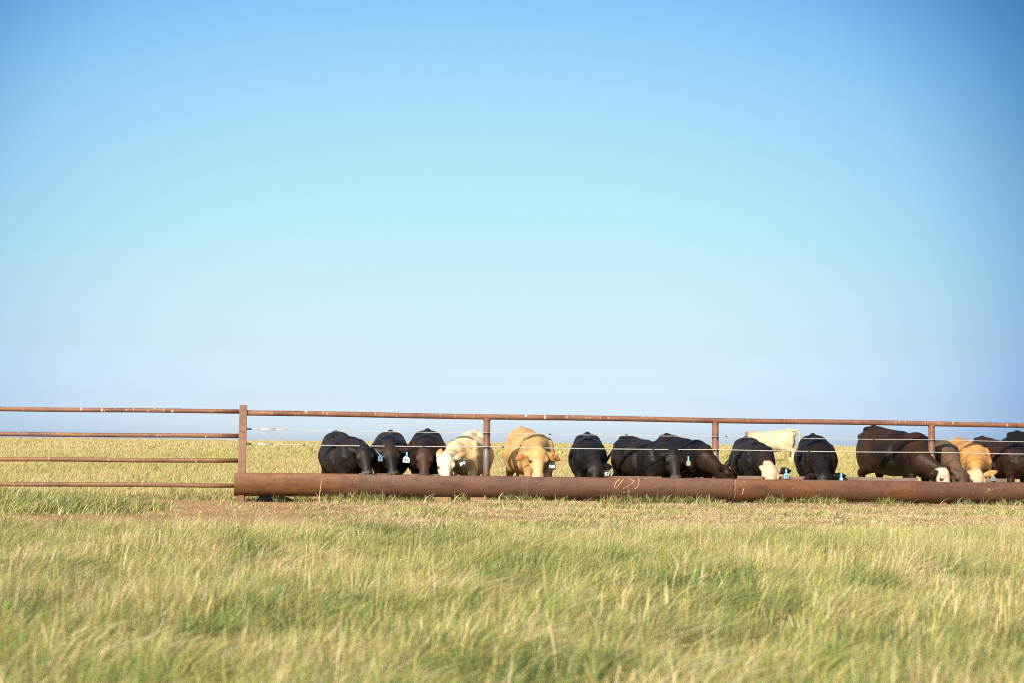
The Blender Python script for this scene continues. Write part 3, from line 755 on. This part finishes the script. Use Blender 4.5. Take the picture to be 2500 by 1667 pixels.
class Field:
    def __init__(s, lo, hi, h):
        s.h = h; s.lo = np.array(lo) - 4 * h
        s.n = np.ceil((np.array(hi) + 4 * h - s.lo) / h).astype(int) + 1
        s.F = np.full(s.n, .5, np.float32)
    def add(s, lo, hi, fn, k):
        m_ = k + 3 * s.h
        a = np.clip(np.floor((lo - m_ - s.lo) / s.h).astype(int), 0, s.n); b_ = np.clip(np.ceil((hi + m_ - s.lo) / s.h).astype(int) + 1, 0, s.n)
        if (b_ <= a).any(): return
        X = [s.lo[i] + s.h * np.arange(a[i], b_[i]) for i in range(3)]
        G = np.stack(np.meshgrid(*X, indexing='ij'), -1)
        d = fn(G); sl = tuple(slice(a[i], b_[i]) for i in range(3)); f = s.F[sl]
        hh = np.clip(.5 + .5 * (d - f) / k, 0, 1)
        s.F[sl] = d * (1 - hh) + f * hh - k * hh * (1 - hh)
    def cone(s, a, b_, r1, r2, k=.05):
        a = np.asarray(a, float); b_ = np.asarray(b_, float); ba = b_ - a; L2 = ba @ ba + 1e-9
        def fn(G):
            pa = G - a; t_ = np.clip((pa @ ba) / L2, 0, 1)
            return np.linalg.norm(pa - t_[..., None] * ba, axis=-1) - (r1 + (r2 - r1) * t_)
        s.add(np.minimum(a - r1, b_ - r2), np.maximum(a + r1, b_ + r2), fn, k)
    def ell(s, c, B, r, k=.06):
        c = np.asarray(c, float); B = np.asarray(B, float); r = np.asarray(r, float)
        def fn(G):
            p = (G - c) @ B.T
            k0 = np.linalg.norm(p / r, axis=-1); k1 = np.linalg.norm(p / r ** 2, axis=-1)
            return k0 * (k0 - 1) / np.maximum(k1, 1e-6)
        e = np.sqrt(((B * r[:, None]) ** 2).sum(0))
        s.add(c - e, c + e, fn, k)

def cut_ell(s, c, B, r, k=.04):
    c = np.asarray(c, float); B = np.asarray(B, float); r = np.asarray(r, float)
    e = np.sqrt(((B * r[:, None]) ** 2).sum(0)); m_ = k + 3 * s.h
    a = np.clip(np.floor((c - e - m_ - s.lo) / s.h).astype(int), 0, s.n); b_ = np.clip(np.ceil((c + e + m_ - s.lo) / s.h).astype(int) + 1, 0, s.n)
    if (b_ <= a).any(): return
    G = np.stack(np.meshgrid(*[s.lo[i] + s.h * np.arange(a[i], b_[i]) for i in range(3)], indexing='ij'), -1)
    p = (G - c) @ B.T; k0 = np.linalg.norm(p / r, axis=-1); k1 = np.linalg.norm(p / r ** 2, axis=-1)
    d = -k0 * (k0 - 1) / np.maximum(k1, 1e-6)
    sl = tuple(slice(a[i], b_[i]) for i in range(3)); f = s.F[sl]
    hh = np.clip(.5 - .5 * (d - f) / k, 0, 1)
    s.F[sl] = d * (1 - hh) + f * hh + k * hh * (1 - hh)

def unit(a):
    a = np.asarray(a, float); return a / np.linalg.norm(a)

def cow(label, sh, hip, s, P, M_, base, second, brown=.5, face=None, facew=.13, facea=(-.02, .5), ears=None, tags=(), nose=(.05, .04, .04), hint=(0, -1, .15), vs=.52, vh=1.45,
        tail=None, tailb=None, legs=None, wid=1.0, absolute=None, poll=None, inner=None, hump=0.0, neckmid=None, headw=1.12, group='cattle feeding at the trough'):
    """sh/hip: picture column of shoulder and hip; P/M_: fence-frame points of poll and muzzle"""
    if absolute is None:
        S = np.array([Q(sh, 1100, vs)[0], vs]); H = np.array([Q(hip, 1100, vh)[0], vh])
    else:
        S, H = np.array(absolute[0]), np.array(absolute[1])
    f2 = unit(S - H); f = np.array([f2[0], f2[1], 0]); l = np.array([-f[1], f[0], 0]); z = UZ
    mid = S - f2 * .5 * s
    g_ = gz(mid[0], mid[1])
    def pt(x, y, zz): return np.array([S[0], S[1], g_]) + s * (f * x + l * y * wid + z * zz)
    B = np.array([f, l, z])
    if tailb is not None: tail = [pt(*q) for q in tailb]
    a = unit(np.asarray(M_) - np.asarray(P)); hl = np.linalg.norm(np.asarray(M_) - np.asarray(P))
    P = np.asarray(P, float); M_ = np.asarray(M_, float)
    nh = np.asarray(hint, float); nh = unit(nh - (nh @ a) * a); sd = np.cross(nh, a)
    if sd[0] < 0 and abs(sd[0]) > .2: sd = -sd          # sd points to the picture's right where it can
    hs = hl / .46
    allp = np.array([pt(-1.6, -.5, -.05), pt(.5, .5, 1.35), pt(-1.6, .5, -.05), pt(.5, -.5, 1.35), P - .32, P + .32, M_ - .15, M_ + .15] + ([np.asarray(q) for q in tail] if tail is not None else []))
    fd = Field(allp.min(0), allp.max(0), .0135)
    # trunk
    fd.ell(pt(-.55, 0, .70), B, s * np.array([.60, .37 * wid, .325]), .06)
    fd.ell(pt(-.60, 0, .88), B, s * np.array([.54, .29 * wid, .185]), .10)
    fd.ell(pt(-.06, 0, .74), B, s * np.array([.31, .26 * wid, .30]), .07)
    fd.ell(pt(-1.00, 0, .86), B, s * np.array([.30, .26 * wid, .25]), .08)
    fd.cone(pt(-.02, 0, .945), pt(-.36, 0, .99), s * .065, s * .06, .09)
    fd.cone(pt(-.36, 0, 1.0), pt(-1.10, 0, 1.125), s * .055, s * .058, .08)
    for y_ in (-1, 1):
        fd.cone(pt(-.80, y_ * .20, .985), pt(-.94, y_ * .11, 1.06), s * .05, s * .065, .10)
        fd.cone(pt(-1.28, y_ * .115, .99), pt(-1.02, y_ * .15, 1.03), s * .055, s * .08, .07)
        fd.ell(pt(-1.04, y_ * .165, .74), B, s * np.array([.25, .13, .32]), .05)
        fd.ell(pt(.00, y_ * .20, .72), B, s * np.array([.17, .075, .26]), .035)
        fd.cone(pt(.10, y_ * .17, .66), pt(.14, y_ * .19, .72), s * .09, s * .07, .03)
    fd.cone(pt(-1.10, 0, 1.135), pt(-1.31, 0, 1.115), s * .04, s * .04, .04)
    fd.cone(pt(.16, 0, .66), pt(.05, 0, .56), s * .15, s * .14, .08)
    # hollows: flank, behind the shoulder blade, either side of the spine
    for y_ in (-1, 1):
        cut_ell(fd, pt(-.76, y_ * .39 * wid, .84), B, s * np.array([.14, .11, .12]), .07)
        cut_ell(fd, pt(-.235, y_ * .375 * wid, .70), B, s * np.array([.055, .11, .30]), .05)
    # legs
    lg = legs or ((.05, .05), (.05, .05), (0, 0), (0, 0))
    for i, y_ in enumerate((-1, 1)):
        dx = lg[i][0]
        fd.cone(pt(.03, y_ * .17, .70), pt(.05 + dx * .4, y_ * .165, .38), s * .11, s * .062, .06)
        fd.cone(pt(.05 + dx * .4, y_ * .165, .38), pt(.04 + dx, y_ * .165, .10), s * .056, s * .045, .03)
        fd.cone(pt(.04 + dx, y_ * .165, .08), pt(.07 + dx, y_ * .165, .025), s * .05, s * .062, .02)
        dx = lg[i + 2][0]
        fd.cone(pt(-.98, y_ * .18, .72), pt(-.90 + dx * .3, y_ * .18, .55), s * .17, s * .12, .08)
        fd.cone(pt(-.90 + dx * .3, y_ * .18, .55), pt(-1.20 + dx * .7, y_ * .17, .42), s * .105, s * .062, .05)
        fd.cone(pt(-1.20 + dx * .7, y_ * .17, .43), pt(-1.14 + dx, y_ * .17, .10), s * .056, s * .045, .03)
        fd.cone(pt(-1.14 + dx, y_ * .17, .08), pt(-1.10 + dx, y_ * .17, .025), s * .05, s * .062, .02)
    # tail
    if tail is None: tail = [pt(-1.33, 0, 1.09), pt(-1.42, 0, .85), pt(-1.40, .02, .5), pt(-1.40, .02, .32)]
    for i in range(len(tail) - 1):
        fd.cone(tail[i], tail[i + 1], .03 - .004 * i if i < len(tail) - 2 else .032, .026 if i < len(tail) - 2 else .03, .03)
    # neck
    nb = P - .005 * hs * a - .075 * hs * nh
    n0 = pt(-.02, 0, .85); nm = (n0 + nb) / 2 + np.array([0, 0, .02 + hump])
    if neckmid is not None: nm = np.asarray(neckmid, float)
    fd.cone(n0, nm, s * .19, s * .135, .08); fd.cone(nm, nb, s * .14, .092 * hs, .07)
    th_ = P + .12 * hs * a - .15 * hs * nh
    fd.cone(pt(.12, 0, .70), nm - np.array([0, 0, .12 * s]), s * .17, s * .11, .12); fd.cone(nm - np.array([0, 0, .12 * s]), th_, s * .11, .07 * hs, .10)
    # head
    HB = np.array([a, sd, nh]); hw = hs * headw
    fd.ell(P + .10 * hs * a - .02 * hs * nh, HB, hs * np.array([.145, .122 * headw, .10]), .035)
    fd.cone(P + .12 * hs * a - .02 * hs * nh, P + .40 * hs * a - .012 * hs * nh, .098 * hw, .066 * hw, .05)
    fd.ell(P + .43 * hs * a - .02 * hs * nh, HB, hs * np.array([.06, .086 * headw, .07]), .04)
    fd.cone(P + .12 * hs * a - .13 * hs * nh, P + .40 * hs * a - .075 * hs * nh, .07 * hs, .048 * hs, .06)
    for q in (-1, 1):
        fd.ell(P + .165 * hs * a + q * .108 * hw * sd + .022 * hs * nh, HB, hs * np.array([.05, .03, .028]), .04)
        fd.ell(P + .20 * hs * a + q * .075 * hw * sd - .085 * hs * nh, HB, hs * np.array([.11, .045, .08]), .05)
    fd.ell(P + .0 * hs * a + .005 * nh, HB, hs * np.array([.045, .06, .055]), .04)
    earinfo = []
    for q in (-1, 1):
        eb = P + .055 * hs * a + q * .105 * hw * sd - .035 * hs * nh
        tip = None
        if ears is not None: tip = ears[0 if q < 0 else 1]
        if tip is None: tip = eb + hs * (q * .20 * sd - .05 * nh + .03 * a + np.array([0, 0, -.02]))
        tip = np.asarray(tip, float)
        ea = unit(tip - eb); L = np.linalg.norm(tip - eb)
        nf = np.array([0, -1, .25]); nf = unit(nf - (nf @ ea) * ea); ew = np.cross(nf, ea)
        EB = np.array([ea, ew, nf])
        fd.ell(eb + ea * L * .50, EB, np.array([L * .40, .066 * hs, .022]), .02); fd.cone(eb + ea * L * .6, eb + ea * L * .96, .036, .012, .03)
        fd.cone(eb - ea * .02, eb + ea * L * .3, .036 * hs, .036 * hs, .03)
        # hollow of the ear
        c0 = eb + ea * L * .58 + nf * .030
        earinfo.append((eb, ea, L, nf))
    Vv, Fq = surface_nets(fd.F, fd.lo, fd.h)
    # coat
    p = Vv; nn = noise3(p, 3.2, label.__len__()); n2 = noise3(p, 14, 5)
    mixb = sstep(.42, .62, nn) * brown
    c_ = np.asarray(base)[None] * (1 - mixb[:, None]) + np.asarray(second)[None] * mixb[:, None]
    c_ = c_ * (.85 + .35 * n2[:, None])
    q = p - P; ta = (q @ a) / hs; ts = (q @ sd) / hs; tn = (q @ nh) / hs
    onhead = (np.abs(ts) < .17) & (ta > -.12) & (ta < .56) & (tn > -.22) & (tn < .2)
    if face is not None:
        wob = (noise3(p, 12, 2) - .5) * .08
        mk = sstep(facea[0] - .02, facea[0] + .02, ta + wob) * (1 - sstep(facea[1] - .02, facea[1] + .03, ta)) * (1 - sstep(facew - .015, facew + .015, np.abs(ts) + wob)) * sstep(-.10, -.06, tn + wob) * onhead
        fc = np.asarray(face)[None] * (.88 + .24 * noise3(p, 20, 9)[:, None])
        c_ = c_ * (1 - mk[:, None]) + fc * mk[:, None]
    mz = sstep(.415, .45, ta) * onhead
    c_ = c_ * (1 - mz[:, None]) + np.asarray(nose)[None] * mz[:, None]
    for q_ in (-1, 1):    # nostrils
        dd = np.sqrt((ta - .475) ** 2 * .5 + (ts - q_ * .038) ** 2 + (tn - .03) ** 2)
        k_ = (1 - sstep(.012, .022, dd)) * onhead; c_ = c_ * (1 - k_[:, None]) + .004 * k_[:, None]
    for q_ in (-1, 1):
        dd = np.sqrt((ta - .205) ** 2 + (ts - q_ * .113 * headw) ** 2 + (tn - .004) ** 2)
        k_ = (1 - sstep(.026, .042, dd)) * onhead; c_ = c_ * (1 - .85 * k_[:, None])
    if inner is not None:
        for eb, ea, L, nf in earinfo:
            r_ = p - eb; te = (r_ @ ea) / L; fr = r_ @ nf
            k_ = sstep(.3, .45, te) * (1 - sstep(.98, 1.02, te)) * sstep(.0, .012, fr) * (np.linalg.norm(r_ - (r_ @ ea)[:, None] * ea, axis=1) < .055)
            c_ = c_ * (1 - k_[:, None]) + np.asarray(inner)[None] * k_[:, None]
    gl = world(np.array([[mid[0], mid[1], g_]]))[0]
    root = empty('cow', gl, label, 'cow', group); root['_base'] = list(gl)
    me = bpy.data.meshes.new('body')
    W_ = world(Vv) - gl
    me.from_pydata(W_.tolist(), [], Fq.tolist())
    me.polygons.foreach_set('use_smooth', [True] * len(me.polygons)); me.update()
    ca = me.color_attributes.new('coat', 'FLOAT_COLOR', 'POINT')
    ca.data.foreach_set('color', np.concatenate([np.clip(c_, 0, 1), np.ones((len(c_), 1))], 1).astype(np.float32).ravel())
    me.materials.append(M_coat)
    bo = bpy.data.objects.new('body', me); COL.objects.link(bo); bo.parent = root
    sm = bo.modifiers.new('smooth', 'SMOOTH'); sm.factor = .5; sm.iterations = 1
    for q_ in (-1, 1):
        ec = P + .205 * hs * a + q_ * .113 * hw * sd + .004 * hs * nh
        Ve = []; Fe = []
        for i in range(7):
            for k_ in range(10):
                th = math.pi * i / 6; ph = 2 * math.pi * k_ / 10
                Ve.append(ec + .020 * hs * np.array([math.sin(th) * math.cos(ph), math.sin(th) * math.sin(ph), math.cos(th)]))
        for i in range(6):
            for k_ in range(10): Fe.append((i * 10 + k_, i * 10 + (k_ + 1) % 10, (i + 1) * 10 + (k_ + 1) % 10, (i + 1) * 10 + k_))
        mesh_obj('eye', world(np.array(Ve)), Fe, M_eye, root)
    for tg in tags: ear_tag(root, earinfo, **tg)
    return root

def ear_tag(root, earinfo, at, colour, text=None, ink='dark', w_=.1, h_=.1, stem=None, tilt=0.0, yaw=0.0, v=None, ear=1, marks=0):
    """at: picture point of the plate's middle"""
    eb, ea, L, nf = earinfo[0 if ear < 0 else 1]
    vv = (eb + ea * L * .6)[1] - .05 if v is None else v
    c_ = Q(*at, vv)
    ct, st_ = math.cos(tilt), math.sin(tilt)
    X = np.array([math.cos(yaw), math.sin(yaw), 0]); Xr = ct * X + st_ * UZ; Zr = -st_ * X + ct * UZ; Yn = np.cross(Zr, Xr)
    hw, hh = w_ / 2, h_ / 2
    out2 = [(-hw, -hh), (hw, -hh), (hw, hh * .35), (hw * .45, hh), (-hw * .45, hh), (-hw, hh * .35)]
    nfront = -np.cross(Xr, Zr) * -1
    fr = np.array([0, -1, 0])
    Vv = [c_ + Xr * x_ + Zr * z_ + fr * .002 * s_ for s_ in (1, -1) for x_, z_ in out2]
    n_ = len(out2)
    Ff = [tuple(range(n_)), tuple(range(2 * n_ - 1, n_ - 1, -1))] + [(i, i + n_, (i + 1) % n_ + n_, (i + 1) % n_) for i in range(n_)]
    plate = mesh_obj('ear_tag', world(np.array(Vv)), Ff, TAGM[colour], root, smooth=False)
    top = c_ + Zr * hh; end = eb + ea * L * .62 + nf * .02
    if stem:
        end2 = top + Zr * .07
        sv, sf = boxVF(world((top + end2) / 2), world(Xr * .013) - F0, world(fr * .003) - F0, world(Zr * .038) - F0)
        mesh_obj('tag_stem', sv, sf, TAGM[stem], root, smooth=False).parent = plate
    else:
        sv, sf = tubeVF(world(np.array([top - Zr * .01, end])), .009, 6)
        mesh_obj('tag_stem', sv, sf, TAGM[colour], root).parent = plate
    if text:
        cu = bpy.data.curves.new('tag_number', 'FONT'); cu.body = text; cu.size = h_ * (.72 if len(text) < 3 else .58); cu.align_x = 'CENTER'; cu.align_y = 'CENTER'; cu.extrude = .0012; cu.offset = .0004
        cu.materials.append(INKW if ink == 'white' else INK)
        tmp = bpy.data.objects.new('tag_number', cu); COL.objects.link(tmp); dg = bpy.context.evaluated_depsgraph_get()
        tme = bpy.data.meshes.new_from_object(tmp.evaluated_get(dg)); bpy.data.objects.remove(tmp); tme.name = 'tag_number'
        to = bpy.data.objects.new('tag_number', tme); COL.objects.link(to); to.parent = plate
        pos = world(c_ + fr * .0045 - Zr * hh * .18) - np.array(root['_base'])
        Xw = world(Xr) - F0; Zw = world(Zr) - F0; Yw = -(world(fr) - F0)
        mm_ = Matrix.Identity(4); Nn = np.cross(Xw, Zw)
        for i in range(3): mm_[i][0] = Xw[i]; mm_[i][1] = Zw[i]; mm_[i][2] = Nn[i]; mm_[i][3] = pos[i]
        to.matrix_local = mm_
    return plate

BLK = (.0078, .0067, .0064); BRN = (.026, .0128, .0085); DBR = (.035, .020, .014); RBR = (.075, .030, .015)
NOSEB = (.02, .018, .018); NOSEP = (.075, .055, .04)

cow('black cow with lowered face, leftmost at the trough', 860, 824, 0.993, Q(889, 1091, -.10), Q(897, 1156, -.26), BLK, BRN, .35, wid=.94, nose=(.08, .075, .075),
    ears=(Q(842, 1087, .02), Q(921, 1108, -.02)))
cow('black cow with a white numbered tag and a blue tag', 950, 952, 1.014, Q(951, 1090, -.10), Q(961, 1157, -.26), BLK, BRN, .8, nose=NOSEP,
    ears=(Q(908, 1096, -.04), Q(1010, 1095, -.04)),
    tags=(dict(at=(991.5, 1120.5), colour='white', text='46', w_=.115, h_=.098, stem='cyan', tilt=-.10, ear=1), dict(at=(928.5, 1117), colour='shaded_blue', text='1', w_=.075, h_=.10, ear=-1, yaw=.0, v=-.26)))
cow('dark brown cow with a bare brown forehead beside the cream cow', 1041, 1043, 1.045, Q(1035, 1097, -.10), Q(1036, 1160, -.26), (0.0078, 0.005, 0.0042), (0.0181, 0.0091, 0.006), .9, face=(.036, .018, .012), facew=.12, facea=(-.02, .42),
    nose=(.05, .04, .03), ears=(Q(1010, 1118, .08), Q(1070, 1112, .08)))
cow('cream cow with a white face and black tag', 1132, 1156, 1.045, Q(1089, 1112, -.12), Q(1089, 1176, -.26), (.44, .33, .205), (.42, .265, .13), .8, face=(.42, .345, .26), facew=.15, facea=(-.08, .6), nose=(.36, .26, .20),
    ears=(Q(1077, 1093, .0), Q(1140, 1104, .06)), headw=1.15, inner=(.32, .18, .085),
    tags=(dict(at=(1128.5, 1129), colour='black', text='599', ink='white', w_=.115, h_=.115, tilt=.35, ear=1, v=-.10),))
cow('tan cow facing the camera with spread ears and black tag', 1312, 1279, 1.097, Q(1315, 1094, -.12), Q(1314, 1166, -.28), (.31, .172, .068), (.34, .20, .086), .6, face=(.37, .235, .11), facew=.09, facea=(.20, .7), nose=(.38, .27, .17),
    ears=(Q(1257, 1122, -.10), Q(1369, 1123, -.10)), inner=(.20, .082, .022), vh=1.5, wid=.95,
    tags=(dict(at=(1348, 1136.5), colour='black', text='969', ink='white', w_=.125, h_=.115, tilt=-.08, ear=1, v=-.36),))
cow('black cow standing square with its head turned down to the black tag 97', 1437, 1434, 1.024, Q(1456, 1128, -.12), Q(1453, 1193, -.26), BLK, BRN, .25, nose=NOSEB,
    ears=(Q(1428, 1140, .12), Q(1494, 1138, -.06)), wid=.92,
    tags=(dict(at=(1482, 1155), colour='black', text='97', ink='white', w_=.115, h_=.115, ear=1, v=-.34),))
cow('black cow turned right, grey muzzle on the rim, pale tag on a blue stem', 1606, 1539, 1.003, Q(1644, 1099, -.10), Q(1651, 1167, -.27), BLK, BRN, .45, nose=(.075, .06, .048),
    ears=(Q(1608, 1108, .0), Q(1692, 1114, -.02)), tailb=[(-1.31, 0, 1.10), (-1.42, -.06, .95), (-1.44, -.26, .66), (-1.40, -.42, .47)],
    tags=(dict(at=(1680.5, 1129), colour='grey', w_=.075, h_=.085, stem='cyan', ear=1),))
cow('brownish black cow reaching right with its head in profile', 1703, 1645, 1.035, Q(1766, 1139, -.28), Q(1798, 1182, -.36), (0.006, 0.0044, 0.004), (0.0166, 0.0078, 0.0048), .8, nose=NOSEB, hint=(.75, -.35, .5),
    ears=(Q(1750, 1130, -.42), Q(1784, 1119, -.2)), hump=.02, vs=.6, neckmid=Q(1722, 1112, .10))
cow('black cow with a blunt white face and blue tag', 1852, 1826, 1.003, Q(1881, 1138, -.16), Q(1882, 1204, -.30), BLK, BRN, .5, face=(.37, .255, .17), facew=.17, facea=(-.1, .7), nose=(.33, .23, .17), headw=1.12,
    ears=(Q(1850, 1128, .10), Q(1933, 1148, -.12)), tags=(dict(at=(1919.5, 1160), colour='blue', text='16', w_=.088, h_=.095, stem='blue', ear=1),))
cow('black brown cow with its head buried in the trough, both ears spread', 2000, 1987, 1.045, Q(2013, 1150, -.16), Q(2013, 1210, -.34), (0.006, 0.0042, 0.0036), (0.0166, 0.0078, 0.0051), .7, nose=NOSEB, hint=(0, -.8, .7),
    ears=(Q(1961, 1170, -.2), Q(2067, 1160, -.2)), tags=(dict(at=(2054, 1167.5), colour='blue', w_=.065, h_=.055, stem='blue', ear=1),))
cow('tallest dark brown cow, angled right with a bald white face', 2240, 2156, 1.191, Q(2299, 1141, -.24), Q(2316, 1204, -.34), (0.0073, 0.0047, 0.0038), (0.0227, 0.0096, 0.0051), .95, face=(.40, .295, .21), facew=.16, facea=(.0, .7), nose=(.05, .04, .04), hint=(.55, -.8, .3),
    ears=(Q(2273, 1157, -.34), Q(2318, 1138, -.02)), vs=.60, vh=1.6, neckmid=Q(2250, 1120, .08))
cow('grey brown cow stretching right behind the tallest cow', 2303, 2246, 1.066, Q(2346, 1146, -.10), Q(2354, 1206, -.26), (0.063, 0.0399, 0.026), (0.084, 0.0483, 0.0273), .8, face=(.05, .03, .021), nose=(.05, .04, .04), hint=(.25, -.9, .3),
    ears=(Q(2326, 1150, .0), Q(2366, 1141, .05)), vs=.72, vh=1.75)
cow('orange cow with a pale curly face and one ear out', 2380, 2345, 1.024, Q(2387, 1150, -.14), Q(2387, 1208, -.28), (.275, .132, .04), (.30, .165, .06), .7, face=(.31, .23, .14), facew=.16, facea=(-.05, .7), nose=(.28, .2, .14), headw=1.1,
    ears=(Q(2360, 1148, .05), Q(2437, 1149, -.08)), tags=(dict(at=(2425, 1167), colour='grey', text='52', w_=.085, h_=.08, ear=1),), vs=.5)
cow('dark brown cow right of the orange cow, heading out of the picture', 2482, 2412, 1.045, Q(2556, 1140, -.05), Q(2575, 1190, -.22), (0.0073, 0.0045, 0.0038), (0.0212, 0.0096, 0.0055), .9, nose=NOSEB, hint=(.6, -.6, .4), vs=.6, vh=1.55)
cow('dark cow with a high rump at the right edge of the picture', 2590, 2492, 1.149, Q(2660, 1140, -.05), Q(2680, 1190, -.22), (0.006, 0.0041, 0.0036), (0.0151, 0.0073, 0.0048), .6, nose=NOSEB, hint=(.6, -.6, .4), vs=.85, vh=2.0)

# the pale one walking away on the rise behind
vW = 17.2
hW = Q(1906, 1080, vW); sW = hW + np.array([-.62, .36, 0])
gw = gz(hW[0], hW[1])
cow('cream white cow standing alone in the pasture behind the black cows', 0, 0, .88, Q(1836, 1058, vW + 1.0), Q(1812, 1082, vW + 1.1), (.345, .265, .17), (.29, .195, .10), .7, nose=(.33, .23, .17), hint=(-.6, 0, .8),
    absolute=(sW[:2], hW[:2]), ears=(Q(1816, 1053, vW + .9), Q(1838, 1050, vW + 1.2)), inner=(.36, .18, .10), legs=((-.35, 0), (-.15, 0), (.05, 0), (-.1, 0)),
    tailb=[(-1.29, 0, 1.13), (-1.38, 0, 1.13), (-1.46, 0, 1.02), (-1.47, 0, .6)], group='cattle in the pasture')
for o in bpy.data.objects:
    if '_base' in o: del o['_base']
